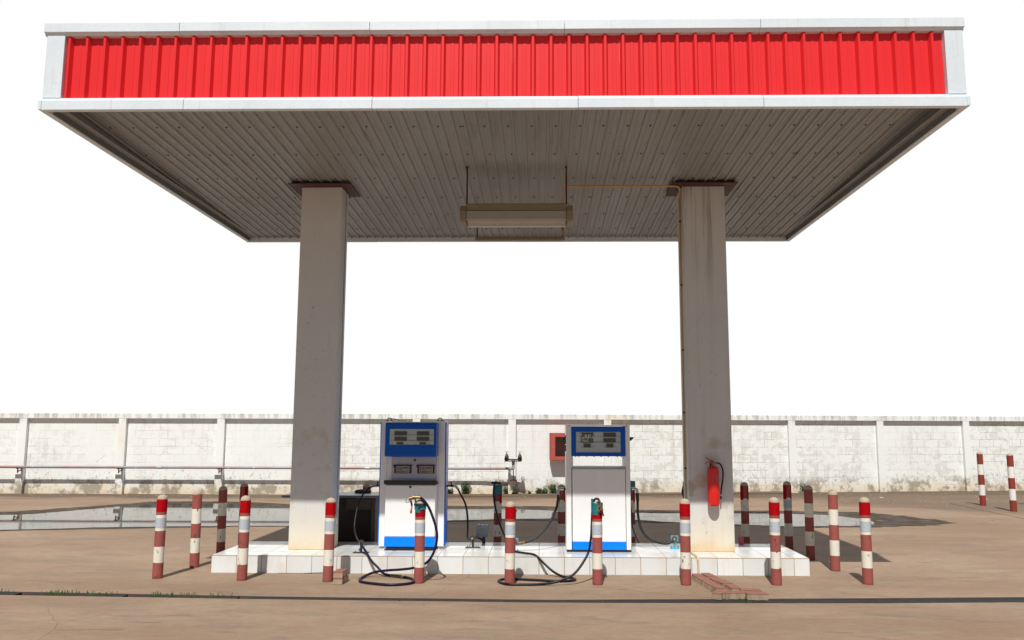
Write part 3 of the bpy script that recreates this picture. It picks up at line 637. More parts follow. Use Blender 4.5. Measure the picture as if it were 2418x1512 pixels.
# lights
def fixture(y, label, full=True):
    t = thing('canopy_light', label, 'light', (-.296, y, 0), group='long fluorescent lights hung below the canopy'); zt = 4.44
    if not full: mb = MB(); mb.prism([(-.06, 4.366), (-.06, 4.40), (-.04, 4.412), (.05, 4.412), (.05, 4.366)], -.612, .612, 'x'); mb.build('housing', 'lamp_beige', t, .002)
    if full: mb = MB(); mb.prism([(-.08, 4.345), (-.08, 4.425), (-.055, 4.44), (.16, 4.44), (.185, 4.425), (.185, 4.345)], -.612, .612, 'x'); mb.build('housing', 'lamp_beige', t, .002)
    if not full:
        for sx in (-1, 1):
            mb = MB(); mb.prism([(-.06, 4.366), (-.058, 4.395), (.04, 4.40), (.05, 4.366)], .613 if sx > 0 else -.64, .64 if sx > 0 else -.613, 'x'); mb.build('end_cap', 'lamp_beige', t, .006)
            mb = MB(); mb.tube([(sx * .612, -.02, 4.412), (sx * .612, -.02, sz(y) - .001)], .010, 8, sub=1); mb.build('hanging_rod', 'rust', t)
        mb = MB(); mb.tube([(.60, -.03, 4.80), (.60, -.04, 4.62), (.60, -.045, 4.52), (.615, -.06, 4.44), (.63, -.09, 4.39)], .007, 6); mb.build('cable', 'conduit_yellow', t)
        return t
    mb = MB(); mb.prism([(-.10, 4.335), (-.10, 4.235), (-.085, 4.225), (-.06, 4.222), (-.06, 4.230), (-.088, 4.245), (-.088, 4.335)], -.609, .609, 'x')
    mb.prism([(.205, 4.335), (.205, 4.235), (.19, 4.222), (.178, 4.222), (.19, 4.245), (.19, 4.335)], -.609, .609, 'x'); mb.build('reflector', 'lamp_grey', t)
    mb = MB(); pr = [(-.058, 4.224), (-.03, 4.196), (.05, 4.178), (.12, 4.184), (.177, 4.224)]; mb.prism(pr, -.60, .60, 'x'); mb.build('diffuser', 'lamp_cover', t)
    mb = MB(); mb.lathe([(.013, -.58), (.013, .58)], (0, .0, 4.235), 10, axis='x'); mb.lathe([(.013, -.58), (.013, .58)], (0, .11, 4.235), 10, axis='x'); mb.build('tube', 'tube_white', t)
    for sx in (-1, 1):
        mb = MB(); mb.prism([(-.09, 4.20), (-.12, 4.215), (-.12, 4.33), (-.08, 4.41), (.14, 4.41), (.20, 4.33), (.2, 4.2)], .613 if sx > 0 else -.69, .69 if sx > 0 else -.613, 'x'); mb.build('end_cap', 'lamp_beige', t, .012)
        mb = MB(); mb.tube([(sx * .612, -.02, 4.44), (sx * .612, -.02, sz(y) - .001)], .010, 8, sub=1); mb.lathe([(.02, 0), (.02, .01)], (sx * .612, -.02, sz(y) - .012), 8); mb.build('hanging_rod', 'rust', t)
    mb = MB(); mb.tube([(.60, -.03, 4.88), (.585, -.04, 4.75), (.555, -.045, 4.62), (.56, -.04, 4.52), (.575, -.03, 4.46)], .007, 6); mb.tube([(.63, -.05, 4.46), (.66, -.06, 4.41), (.682, -.09, 4.36)], .006, 6); mb.build('cable', 'conduit_yellow', t)
    return t
fixture(9.87, 'front fluorescent light hanging on two rods below the canopy')
fixture(11.52, 'rear fluorescent light above the canopy back edge', False)
# yellow conduit from lamp to right column and down to the bricks
cu = thing('electric_conduit', 'yellow electric conduit running from lamp down the right column', 'conduit', (1.83, 10.6, .2))
def q(pts): return [(x - 1.83, y - 10.6, z - .2) for x, y, z in pts]
mb = MB(); mb.tube(q([(.34, 10.42, 4.838), (1.75, 10.42, 4.835)]), .013, 8, sub=1); mb.tube(q([(1.75, 10.42, 4.835), (1.80, 10.45, 4.825), (1.828, 10.52, 4.79), (1.828, 10.60, 4.72)]), .013, 8)
mb.tube(q([(1.828, 10.60, 4.72), (1.828, 10.60, .25)]), .012, 8, sub=1); mb.build('upper_run', 'conduit_yellow', cu)
for z in (4.4, 3.55, 2.7, 1.9, 1.2, .6): mb = MB(); mb.box(-.014, .014, -.012, .012, z - .2, z - .18); mb.build('clip', 'dark_steel', cu)
mb = MB(); mb.tube(q([(1.83, 10.58, .24), (1.833, 10.5, .214), (1.835, 10.36, .214)]), .0125, 8); mb.tube(q([(1.835, 10.36, .214), (1.845, 10.02, .214)]), .0125, 8, sub=1)
mb.tube(q([(1.845, 10.02, .214), (1.848, 9.985, .205), (1.849, 9.975, .17)]), .014, 8); mb.tube(q([(1.849, 9.975, .17), (1.852, 9.975, .01)]), .0125, 8, sub=1); mb.build('lower_run', 'pvc_cream', cu)

# ------------------------------------------------------------------ fuel pumps
def text_mesh(body, size, loc, parent, name='lettering'):
    cu_ = bpy.data.curves.new(name, 'FONT'); cu_.body = body; cu_.size = size; cu_.align_x = 'CENTER'; cu_.align_y = 'CENTER'; cu_.extrude = .0004
    to = bpy.data.objects.new('tmp', cu_); COL.objects.link(to); dg = bpy.context.evaluated_depsgraph_get(); dg.update()
    me = bpy.data.meshes.new_from_object(to.evaluated_get(dg)); COL.objects.unlink(to); bpy.data.objects.remove(to)
    me.materials.clear(); me.materials.append(M['ink'])
    o = bpy.data.objects.new(name, me); COL.objects.link(o); o.parent = parent; o.location = loc; o.rotation_euler = (math.pi / 2, 0, 0); return o
def rrect(x0, x1, z0, z1, r, n=4):
    pts = []
    for cx, cz, a0 in ((x1 - r, z1 - r, 0), (x0 + r, z1 - r, 90), (x0 + r, z0 + r, 180), (x1 - r, z0 + r, 270)):
        for k in range(n + 1):
            a = R(a0 + 90 * k / n); pts.append((cx + r * math.cos(a), cz + r * math.sin(a)))
    return pts
def displays(parent, rows, yf):
    # rows: (x0,x1,z0,z1)
    for x0, x1, z0, z1 in rows:
        mb = MB(); mb.prism(rrect(x0 - .006, x1 + .006, z0 - .006, z1 + .006, .006), yf - .003, yf + .001, 'y'); f = mb.build('display', 'lcd_rim', parent)
        mb = MB(); mb.prism(rrect(x0, x1, z0, z1, .004), yf - .0045, yf - .0032, 'y'); mb.build('lcd_window', 'lcd', f)
def nipple(parent, x, y, z, sx, elbow=False):
    mb = MB(); mb.lathe([(.012, 0), (.012, .05), (.016, .05), (.016, .09)] if sx > 0 else [(.012, 0), (.012, -.05), (.016, -.05), (.016, -.09)], (x, y, z), 10, axis='x')
    mb.box(x + sx * .055 - .008, x + sx * .055 + .008, y - .006, y + .006, z + .012, z + .045); mb.box(x + sx * .05 - .018, x + sx * .05 + .006, y - .006, y + .006, z + .04, z + .05)
    mb.build('hose_outlet', 'dark_steel', parent)

# left pump (origin at its base centre)
P1 = (-1.63, 10.80, .2)
p1 = thing('fuel_pump', 'white and blue fuel pump with closed front, keypads and black tray', 'fuel pump', P1, group='fuel pumps on the island')
X0, X1 = -.41, .41          # outer
mb = MB(); mb.box(-.325, .325, -.20, .08, .045, 1.50); mb.build('body', 'pump_white', p1, .004)
for sx in (-1, 1):
    a, c = (X0, -.327) if sx < 0 else (.327, X1)
    mb = MB(); mb.box(a, c, -.20, .085, .03, 1.595); mb.build('side_post', 'pump_white', p1, .006)
    a, c = (X0 - .014, X0 - .001) if sx < 0 else (X1 + .001, X1 + .014)
    mb = MB(); mb.box(a, c, -.185, .08, .032, 1.58); mb.build('side_panel', 'bright_blue' if sx < 0 else 'pump_blue', p1, .003)  # right panel takes the darker blue, its shade put into the colour
    nipple(p1, sx * .423, 0, .765, sx)
mb = MB(); mb.box(-.324, .324, -.198, .08, 1.502, 1.585); mb.build('top_cover', 'pump_white', p1)
# blue head
mb = MB(); f0, f1 = -.405, -.205
mb.prism([(-.205, 1.15), (-.40, 1.15), (-.41, 1.165), (-.395, 1.55), (-.38, 1.572), (-.205, 1.572)], -.322, .322, 'x')
hd = mb.build('display_head', 'pump_blue', p1, .005)
mb = MB(); mb.prism(rrect(-.262, .292, 1.299, 1.493, .005), -.411, -.399, 'y'); mb.build('screen', 'screen_face', hd)
displays(hd, [(-.20, -.048, 1.416, 1.463), (.080, .232, 1.416, 1.463), (-.20, -.048, 1.348, 1.395), (.080, .232, 1.348, 1.395), (-.17, -.09, 1.301, 1.328), (.115, .193, 1.301, 1.328)], -.4125)
for xo, z, t in ((-.232, 1.422, 'ขาย'), (.005, 1.422, 'เป็นเงินบาท'), (.055, 1.422, 'ขาย'), (.262, 1.422, 'เงินบาท'), (-.232, 1.352, 'ลิตร'), (.005, 1.352, 'จำนวนลิตร'), (.055, 1.352, 'ลิตร'), (.262, 1.352, 'ลิตร'), (-.235, 1.306, 'ขาย'), (-.045, 1.306, 'บาท'), (.055, 1.306, 'ขาย'), (.235, 1.306, 'บาท')):
    text_mesh(t, .017, (xo, -.4135, z), hd)
# recessed panel with keypads
mb = MB(); mb.box(-.258, .300, -.212, -.200, .865, 1.142); pn = mb.build('service_panel', 'pump_lilac', p1, .003)
mb = MB(); mb.box(-.262, .304, -.2075, -.2015, .860, .8645); mb.box(-.262, -.2585, -.2075, -.2015, .8645, 1.142); mb.box(.3005, .304, -.2075, -.2015, .8645, 1.142); mb.build('gap_trim', 'ink', pn)
def lock(x, z, y, par):
    mb = MB(); mb.lathe([(.0, -.012), (.006, -.012), (.008, -.009), (.013, -.009), (.015, -.003), (.015, .002)], (x, y, z), 14, axis='y'); mb.build('lock', 'dark_steel', par)
lock(.03, 1.100, -.213, pn)
for kx in (-.228, .066):
    mb = MB(); mb.box(kx, kx + .218, -.225, -.213, .936, 1.034); mb.box(kx - .01, kx + .228, -.245, -.213, 1.034, 1.045); mb.box(kx - .01, kx - .001, -.24, -.213, 1.01, 1.034)
    kf = mb.build('keypad', 'maroon_frame', pn, .002)
    mb = MB(); mb.box(kx + .022, kx + .196, -.228, -.2255, .942, 1.028); mb.build('keypad_face', 'keypad_face', kf)
    mb = MB(); mb.box(kx + .115, kx + .186, -.2295, -.2285, .995, 1.012); mb.lathe([(.0, -.001), (.008, -.001), (.008, .001)], (kx + .17, -.229, .965), 10, axis='y')
    for r_ in range(3):
        for c_ in range(4): mb.box(kx + .03 + c_ * .02, kx + .044 + c_ * .02, -.2295, -.2285, .975 + r_ * .016, .984 + r_ * .016)
    mb.box(kx + .03, kx + .145, -.2295, -.2285, .95, .960); mb.build('keys', 'key_dark', kf)
# tray
mb = MB(); mb.prism([(-.205, .805), (-.365, .805), (-.372, .845), (-.365, .858), (-.355, .858), (-.35, .83), (-.205, .83)], -.330, .335, 'x'); mb.build('tray', 'tray_black', p1, .003)
# lower door (proud of posts)
mb = MB(); mb.box(-.315, .315, -.345, -.202, .165, .80); dr = mb.build('lower_door', 'pump_white', p1, .012)
lock(.0, .775, -.346, dr)
mb = MB(); mb.box(-.315, .315, -.347, -.202, .045, .1635); mb.build('blue_band', 'bright_blue', p1, .004)
mb = MB(); mb.box(-.29, .31, -.335, .05, .012, .0445); mb.box(-.31, .32, -.35, .06, 0, .011); mb.build('plinth', 'plinth_black', p1, .002)
mb = MB(); mb.box(-.20, -.155, -.372, -.33, .001, .012); mb.lathe([(.01, .012), (.01, .028)], (-.178, -.36, 0), 6); mb.box(.15, .195, -.372, -.33, .001, .012); mb.lathe([(.01, .012), (.01, .028)], (.172, -.36, 0), 6); mb.build('anchor_lug', 'dark_steel', p1)
for hx in (-.325, .33):
    mb = MB(); mb.tube([(hx - .028, -.12, 1.596), (hx - .02, -.12, 1.625), (hx, -.12, 1.633), (hx + .02, -.12, 1.625), (hx + .028, -.12, 1.596)], .006, 6); mb.box(hx - .05, hx + .05, -.135, -.105, 1.5955, 1.602); mb.build('lifting_eye', 'dark_steel', p1)
mb = MB(); mb.tube([(-.31, -.12, 1.632), (-.24, -.13, 1.618), (-.20, -.15, 1.606), (-.1, -.16, 1.594)], .003, 5); mb.box(-.255, -.235, -.14, -.125, 1.608, 1.618); mb.box(-.21, -.19, -.15, -.135, 1.602, 1.612); mb.build('wire', 'dark_steel', p1)

# right pump
P2 = (.716, 10.60, .2)
p2 = thing('fuel_pump', 'white and blue fuel pump with open gap below display head', 'fuel pump', P2, group='fuel pumps on the island')
yF = -.20
for sx in (-1, 1):
    a, c = (-.398, -.332) if sx < 0 else (.342, .398)
    mb = MB(); mb.box(a, c, yF, .25, .028, 1.535); mb.build('side_post', 'pump_white', p2, .005)
    mb = MB(); mb.prism([(0, 0), (.065, .014), (.065, .02), (0, .022)], -.02, .12, 'y')
    mb = MB(); h0 = .400 * sx; h1 = (.468 if sx > 0 else -.458)
    mb.prism([(h0, 1.352), (h0 + sx * .03, 1.352), (h1, 1.392), (h1, 1.398), (h0, 1.398)], -.05, .18, 'y'); mb.build('side_hood', 'tray_black', p2, .002)
    mb = MB(); mb.lathe([(.013, 0), (.013, .05)] if sx > 0 else [(.013, 0), (.013, -.05)], (sx * .399, .02, .745), 10, axis='x'); mb.build('hose_outlet', 'dark_steel', p2)
mb = MB(); mb.box(-.402, .404, yF - .005, .255, 1.536, 1.548); mb.build('top_cover', 'pump_white', p2, .002)
mb = MB(); 
for xx in (-.36, .36): mb.lathe([(.007, -.003), (.007, .001)], (xx, yF - .006, 1.542), 8, axis='y')
mb.build('bolt', 'dark_steel', p2)
mb = MB(); xa, xb, za, zb = -.328, .338, 1.162, 1.532; sx0, sx1, sz0, sz1 = -.275, .283, 1.210, 1.464
mb.box(xa, xb, -.196, .24, za + .005, zb); hb = mb.build('head_box', 'pump_white', p2)
mb = MB(); mb.box(xa, xb, -.206, -.1965, sz1, zb); mb.box(xa, xb, -.206, -.1965, za, sz0); mb.box(xa, sx0, -.206, -.1965, sz0, sz1); mb.box(sx1, xb, -.206, -.1965, sz0, sz1)
fr = mb.build('blue_frame', 'pump_blue', p2, .001)
mb = MB(); mb.box(sx0, sx1, -.199, -.1962, sz0, sz1); scr = mb.build('screen', 'screen_face', p2)
R2 = [(-.209, -.057, 1.402, 1.451), (.071, .221, 1.403, 1.452), (-.209, -.057, 1.333, 1.383), (.070, .220, 1.334, 1.384), (-.177, -.094, 1.272, 1.317), (.106, .189, 1.273, 1.317)]
displays(scr, R2, -.1995)
for xo, z, t in ((-.228, 1.408, 'ขาย'), (-.012, 1.408, 'เป็นเงินบาท'), (.045, 1.408, 'ขาย'), (.253, 1.408, 'เงินบาท'), (-.228, 1.338, 'ลิตร'), (-.012, 1.338, 'จำนวนลิตร'), (.045, 1.338, 'ลิตร'), (.253, 1.338, 'จำนวน'), (-.200, 1.278, 'ขาย'), (-.068, 1.278, 'บาท'), (.083, 1.278, 'ขาย'), (.216, 1.278, 'บาท')):
    text_mesh(t, .018, (xo, -.2005, z), scr)
# crinkled film on the screen
mb = MB(); nx, nz_ = 34, 10; vs = []
for i in range(nx + 1):
    for j in range(nz_ + 1):
        x = sx0 + .005 + .29 * i / nx; z = 1.36 + .095 * j / nz_ - .02 * math.sin(i / nx * 3)
        vs.append((x, -.2065 - .004 * abs(math.sin(i * 1.9 + j * .5)) - random.random() * .0022, z))
mb.add(vs, [(i * (nz_ + 1) + j, (i + 1) * (nz_ + 1) + j, (i + 1) * (nz_ + 1) + j + 1, i * (nz_ + 1) + j + 1) for i in range(nx) for j in range(nz_)]); mb.build('plastic_film', 'film', scr)
mb = MB()
for xx in (-.28, -.24, -.14, -.05, .04, .13, .24, .29): mb.box(xx - .007, xx + .007, -.19, -.17, 1.154, 1.1665)
mb.build('screw_clip', 'dark_steel', hb)
mb = MB(); mb.box(-.33, .34, -.205, .24, 1.010, 1.027); mb.build('shelf', 'galv', p2, .003)
mb = MB(); mb.box(-.322, .336, -.203, .20, .124, 1.006); mb.build('front_panel', 'pump_white', p2, .006)
mb = MB(); mb.box(-.322, .336, -.2045, .20, .028, .1225); mb.build('blue_band', 'bright_blue', p2, .002)
mb = MB(); mb.box(-.392, .396, -.195, .24, 0, .0265); mb.build('plinth', 'plinth_black', p2, .002)
mb = MB(); mb.box(-.410, -.399, -.16, -.12, 1.22, 1.30); mb.box(-.412, -.399, -.15, -.13, 1.31, 1.42); mb.build('lock', 'dark_steel', p2)

# ------------------------------------------------------------------ bollards
BR = .057
def bollard(x, y, label, h=.925, red=True, silver=True, holster=False, back=False, tilt=(0, 0), far=False, z=0):
    t = thing('bollard', label, 'bollard', (x, y, z), random.uniform(-.5, .5) if not (back or holster or red) else 0, group='red and white striped bollards'); t.rotation_euler[0] = tilt[0]; t.rotation_euler[1] = tilt[1]
    r = BR if not far else .064; hs_ = h - .048; s = hs_ / .877
    mb = MB(); mb.lathe([(r, -.02), (r, .2), (r, .5), (r - .0005, .876), (r - .003, .877)], (0, 0, 0), 28); o = mb.build('post', 'far_bollard_paint' if far else 'bollard_paint', t); o.scale = (1, 1, s)
    mb = MB(); mb.lathe([(r - .001, 0), (r * .97, .008), (r * .86, .024), (r * .62, .038), (r * .3, .046), (.002, .048)], (0, 0, hs_ - .0005), 24); mb.build('dome_cap', 'dome', t)
    a0, a1 = (0, 2 * math.pi) if not back else (R(-60), R(240))
    if red:
        mb = MB(); z0, z1 = (.735 * s, .868 * s)
        if back: mb.lathe([(r + .0018, z0 - .06), (r + .0018, z1)], (0, 0, 0), 30, a0=a0, a1=a1, caps=False)
        else: mb.lathe([(r, z0), (r + .0018, z0 + .001), (r + .0018, z1 - .001), (r, z1)], (0, 0, 0), 30, caps=False)
        mb.build('red_reflector', 'reflect_red', t)
    if silver:
        mb = MB(); z0, z1 = .558 * s, .668 * s; mb.lathe([(r, z0), (r + .0018, z0 + .001), (r + .0018, z1 - .001), (r, z1)], (0, 0, 0), 30, caps=False); mb.build('silver_reflector', 'reflect_silver', t)
    if holster:
        mb = MB(); ro, ri = r + .009, r + .003
        zb_, zt_ = holster
        prof = [(ri, zb_), (ro, zb_), (ro, zt_), (ri, zt_)]
        mb.lathe(prof + [prof[0]], (0, 0, 0), 28, caps=False)
        mb.lathe([(ri, zt_ - .001), (ro - .001, zt_ - .001), (ro - .001, zt_ + .045), (ri, zt_ + .045), (ri, zt_ - .001)], (0, 0, 0), 6, a0=R(165), a1=R(225), caps=False)
        mb.lathe([(ri, zb_ - .03), (ro - .001, zb_ - .03), (ro - .001, zb_ + .001), (ri, zb_ + .001)], (0, 0, 0), 10, a0=R(215), a1=R(275), caps=False)
        mb.lathe([(ro, zt_ - .018), (ro + .002, zt_ - .016), (ro + .002, zt_ - .010), (ro, zt_ - .008)], (0, 0, 0), 28, caps=False)
        mb.build('nozzle_holster', 'teal', t)
    return t
T = lambda: (R(random.uniform(-.5, .5)), R(random.uniform(-.5, .5)))
bollard(-4.371, 9.611, 'leftmost front bollard with red reflector and a raised collar', .938, tilt=T())
bollard(-4.263, 10.36, 'sunlit faded bollard without reflectors, left of the shaded bollards', .935, False, False, tilt=T())
bollard(-4.33, 11.37, 'shaded bollard without reflectors, behind the tiled island left corner', .915, False, False, tilt=T())
bollard(-4.36, 12.25, 'shaded bollard at back left, half hidden behind the front bollard', .90, True, True, back=True)
bollard(-3.37, 9.524, 'bollard in front of the island left end, shadow on white tiles', .938, tilt=T())
bollard(-2.384, 9.478, 'bollard before the left column beside stacked pavers', .921, tilt=T())
b7 = bollard(-1.351, 9.419, 'bollard with taped teal holster carrying a brass nozzle, by left pump', .912, holster=(.80, .872), tilt=(0, 0))
mb = MB(); mb.lathe([(.066, .842), (.0735, .846), (.0735, .862), (.066, .866)], (0, 0, 0), 28, caps=False); mb.tube([(.03, -.068, .85), (0, -.073, .832), (-.012, -.072, .812)], .006, 6); mb.build('strap', 'tray_black', b7)
bollard(-.342, 9.373, 'plain bollard between the two pumps with rusty ring below its reflector', .897, tilt=T())
bollard(.629, 9.388, 'bollard with teal holster and hanging brown nozzle, before right pump', .900, holster=(.785, .885), tilt=(0, 0))
bollard(1.603, 9.401, 'bollard just left of the right column foot beside red pavers', .933, tilt=T())
bollard(2.606, 9.432, 'bollard right of the row of red pavers, before the island right end', .95, tilt=T())
bollard(3.636, 9.506, 'rightmost front bollard, off the island corner, with red reflector', .948, tilt=T())
bollard(3.581, 10.366, 'sunlit faded bollard without reflectors, behind the rightmost front one', .965, False, False, tilt=T())
bollard(3.559, 11.227, 'shaded bollard without reflectors, its red foot in sun, right end', .963, False, False, tilt=T())
bollard(3.570, 12.20, 'tallest looking shaded bollard at the back right corner of the island', .955, True, True, back=True)
bollard(2.94, 12.15, 'shaded bollard just right of the right column behind pink cup', .945, True, False, back=True)
bollard(-2.54, 12.2, 'shaded bollard rising behind the dark desk', .90, True, False, back=True)
bollard(-.62, 12.15, 'shaded bollard with teal holster and drooping hose, behind middle bollard', .87, True, False, holster=(.765, .885), back=True)
bollard(.305, 12.2, 'shaded bollard just left of the right pump, hose passing before it', .90, True, False, back=True)
bollard(1.305, 12.15, 'shaded bollard with teal box holster peeking right of the right pump', .90, True, False, holster=(.81, .95), back=True)
bollard(2.12, 12.15, 'shaded bollard mostly hidden behind the right column, hose bulging left', .90, True, False, holster=(.80, .90), back=True)
bollard(9.911, 18.991, 'thin bollard far right near the wall, farther of the pair', 1.19, False, False, far=True, z=.012)
bollard(9.847, 17.671, 'thin bollard at the far right edge, nearer of the pair', 1.20, False, False, far=True, z=.012)
bollard(11.04, 18.96, 'thin bollard just beyond the right picture edge, only its shadow showing', 1.20, False, False, far=True, z=.012)

# ------------------------------------------------------------------ hoses, brackets, nozzles
def local(pts, o): return [(p[0] - o[0], p[1] - o[1], p[2] - o[2]) for p in pts]
def hose(label, pts, r, mat, extras=(), group='fuel hoses'):
    o0 = pts[0]; t = thing('fuel_hose', label, 'hose', o0, group=group)
    mb = MB(); mb.tube(local(pts, o0), r, 10, sub=8); mb.build('tube', mat, t)
    for nm, p, rad, m_ in extras:
        mb = MB(); mb.tube(local(p, o0), rad, 10, sub=4); mb.build(nm, m_, t)
    return t
hose('thin black hose looping from left pump side down to its floor bracket', [(-2.14, 10.80, .965), (-2.19, 10.77, .955), (-2.223, 10.72, .925), (-2.276, 10.65, .847), (-2.303, 10.55, .731), (-2.31, 10.45, .585), (-2.301, 10.38, .482), (-2.266, 10.3, .405), (-2.225, 10.26, .345), (-2.20, 10.25, .33)], .0105, 'black_rubber',
     [('elbow_fitting', [(-2.12, 10.80, .965), (-2.165, 10.78, .962), (-2.20, 10.75, .945)], .015, 'steel')])
h2 = hose('dark purple hose coiled on the concrete, rising to the nozzle by left pump',
     [(-2.172, 10.19, .325), (-2.168, 10.16, .318), (-2.085, 10.04, .25), (-1.993, 9.93, .16), (-1.896, 9.87, .086), (-1.823, 9.83, .03), (-1.718, 9.76, .017), (-1.60, 9.71, .017), (-1.50, 9.63, .017), (-1.43, 9.53, .017), (-1.40, 9.42, .017), (-1.425, 9.32, .017), (-1.519, 9.238, .017), (-1.653, 9.208, .017), (-1.826, 9.275, .017), (-1.963, 9.358, .017), (-2.022, 9.455, .017), (-2.037, 9.6, .017), (-2.0, 9.74, .025), (-1.921, 9.80, .05), (-1.759, 9.72, .083), (-1.583, 9.6, .114), (-1.43, 9.51, .147), (-1.302, 9.47, .196), (-1.233, 9.44, .26), (-1.181, 9.42, .362), (-1.158, 9.42, .491), (-1.17, 9.41, .6), (-1.208, 9.40, .719), (-1.25, 9.39, .819), (-1.295, 9.37, .89), (-1.345, 9.36, .935)], .0145, 'purple_rubber')
mb = MB(); o0 = (-2.172, 10.19, .325); A, Bv = Vector((-1.725, 9.765, .018)), Vector((-1.595, 9.705, .018)); d = (Bv - A).normalized(); n1 = d.orthogonal().normalized(); n2 = d.cross(n1)
mb.tube([tuple(A + (Bv - A) * (k / 96) + (n1 * math.cos(k * 2 * math.pi / 8) + n2 * math.sin(k * 2 * math.pi / 8)) * .0195 - Vector(o0)) for k in range(97)], .0026, 5, sub=1); mb.build('spring_guard', 'steel', h2)
mb = MB(); mb.tube(local([tuple(Bv), tuple(Bv + d * .05)], o0), .0185, 10, sub=1); mb.build('ferrule', 'steel', h2)
hose('black hose hanging from left pump right side to its floor bracket', [(-1.12, 10.80, .965), (-1.08, 10.80, .945), (-1.037, 10.8, .868), (-.966, 10.78, .736), (-.937, 10.76, .588), (-.93, 10.74, .425), (-.93, 10.72, .335), (-.905, 10.71, .308), (-.87, 10.71, .318)], .0125, 'black_rubber',
     [('elbow_fitting', [(-1.13, 10.80, .966), (-1.10, 10.80, .962), (-1.07, 10.80, .93)], .016, 'steel')])
hose('short dark hose dropping behind the island beside grey box', [(-.856, 10.74, .319), (-.83, 10.85, .312), (-.79, 11.05, .27), (-.765, 11.2, .222), (-.75, 11.3, .14), (-.74, 11.4, .02)], .016, 'purple_rubber')
hose('dark grey hose sagging from right pump left side to blue bracket', [(.262, 10.62, .944), (.228, 10.62, .93), (.222, 10.62, .89), (.217, 10.6, .806), (.192, 10.58, .693), (.125, 10.55, .55), (.009, 10.5, .41), (-.106, 10.46, .335), (-.22, 10.43, .301), (-.29, 10.415, .295)], .0155, 'grey_rubber',
     [('elbow_fitting', [(.29, 10.62, .944), (.24, 10.62, .942), (.224, 10.62, .92), (.22, 10.62, .84)], .019, 'steel'), ('hose_end', [(-.20, 10.437, .306), (-.29, 10.415, .295)], .019, 'brass')])
hose('black hose sprawled on the concrete before right pump, ending at nozzle', [(-.32, 10.36, .245), (-.314, 10.28, .222), (-.199, 10.2, .216), (-.07, 10.05, .215), (.024, 9.94, .15), (.131, 9.87, .067), (.24, 9.80, .018), (.35, 9.70, .016), (.392, 9.60, .016), (.318, 9.51, .016), (.17, 9.495, .016), (-.052, 9.549, .016), (-.277, 9.60, .016), (-.40, 9.60, .016), (-.465, 9.53, .016), (-.458, 9.43, .016), (-.384, 9.305, .016), (-.282, 9.278, .016), (-.05, 9.288, .016), (.138, 9.315, .03), (.268, 9.32, .07), (.371, 9.34, .123), (.462, 9.4, .22), (.535, 9.465, .338), (.566, 9.49, .493), (.575, 9.50, .624), (.583, 9.49, .77), (.60, 9.44, .90), (.625, 9.37, .93), (.637, 9.325, .925)], .0135, 'black_rubber')
hose('grey hose hanging from right pump right side to bracket by column', [(1.175, 10.62, .951), (1.21, 10.62, .94), (1.221, 10.62, .91), (1.225, 10.62, .808), (1.228, 10.64, .643), (1.261, 10.66, .478), (1.345, 10.68, .345), (1.463, 10.7, .285), (1.597, 10.71, .265), (1.675, 10.72, .30), (1.69, 10.72, .312)], .0165, 'grey_rubber',
     [('elbow_fitting', [(1.15, 10.62, .951), (1.20, 10.62, .948), (1.219, 10.62, .925), (1.222, 10.62, .90)], .019, 'steel'), ('hose_end', [(1.222, 10.62, .90), (1.225, 10.62, .80)], .021, 'dark_steel')])
hose('hose drooping from the shaded teal holster behind middle bollard', [(-.63, 12.07, .93), (-.66, 12.05, .93), (-.672, 12.02, .85), (-.673, 12.0, .76), (-.649, 11.95, .613), (-.584, 11.8, .409), (-.5, 11.6, .254), (-.42, 11.35, .13), (-.36, 11.3, .03)], .014, 'purple_rubber')
hose('thin black hose behind the island right of right pump', [(1.27, 12.05, .85), (1.275, 12.03, .70), (1.291, 12.0, .524), (1.287, 11.9, .37), (1.309, 11.7, .25), (1.366, 11.38, .10), (1.40, 11.33, .02)], .012, 'black_rubber')
hose('dark blue hose bulging out left of the right column', [(2.10, 12.05, .93), (2.06, 12.0, .91), (2.035, 12.0, .85), (2.032, 12.0, .79), (2.06, 12.0, .70), (2.09, 11.95, .5), (2.12, 11.7, .2), (2.12, 11.4, .02)], .019, 'purple_rubber')
def bracket(x, y, label, mat, round_base=False, rz=0):
    t = thing('hose_bracket', label, 'bracket', (x, y, .2), rz, group='hose brackets bolted to the island')
    mb = MB()
    if round_base: mb.lathe([(.062, 0), (.062, .008), (.055, .011)], (0, 0, 0), 18)
    else: mb.box(-.095, .095, -.035, .035, 0, .009)
    bp = mb.build('base_plate', mat, t, .001)
    mb = MB()
    for bx in ((-.07, .07) if not round_base else (-.042, .042)): mb.lathe([(.009, .009), (.009, .017), (.004, .018), (.004, .03)], (bx, 0, 0), 6)
    mb.build('bolt', 'brass', bp)
    mb = MB(); mb.box(-.013, .013, -.008, .008, .009, .10); mb.build('upright', mat, t)
    mb = MB(); mb.lathe([(.0, -.022), (.013, -.022), (.016, -.01), (.034, -.009), (.034, .004), (.015, .006), (.015, .03)], (0, 0, .122), 16, axis='y'); mb.build('flange', 'valve_iron' if not round_base else 'brass', t)
    mb = MB(); mb.tube([(.0, -.02, .122), (-.01, -.05, .118)], .012, 8, sub=1); mb.build('fitting', 'steel', t)
    if round_base: mb = MB(); mb.box(-.045, .05, .012, .018, .08, .16); mb.build('back_plate', mat, t, .003)
    return t
bracket(-2.18, 10.235, 'dark hose bracket on the tiles between left column and left pump', 'dark_steel')
bracket(-.86, 10.725, 'dark hose bracket on the tiles right of left pump', 'dark_steel')
bracket(-.325, 10.42, 'bright blue hose bracket behind the middle bollard', 'cyan_blue', True)
bracket(1.70, 10.745, 'pale blue hose bracket left of the right column', 'cyan_blue', True)
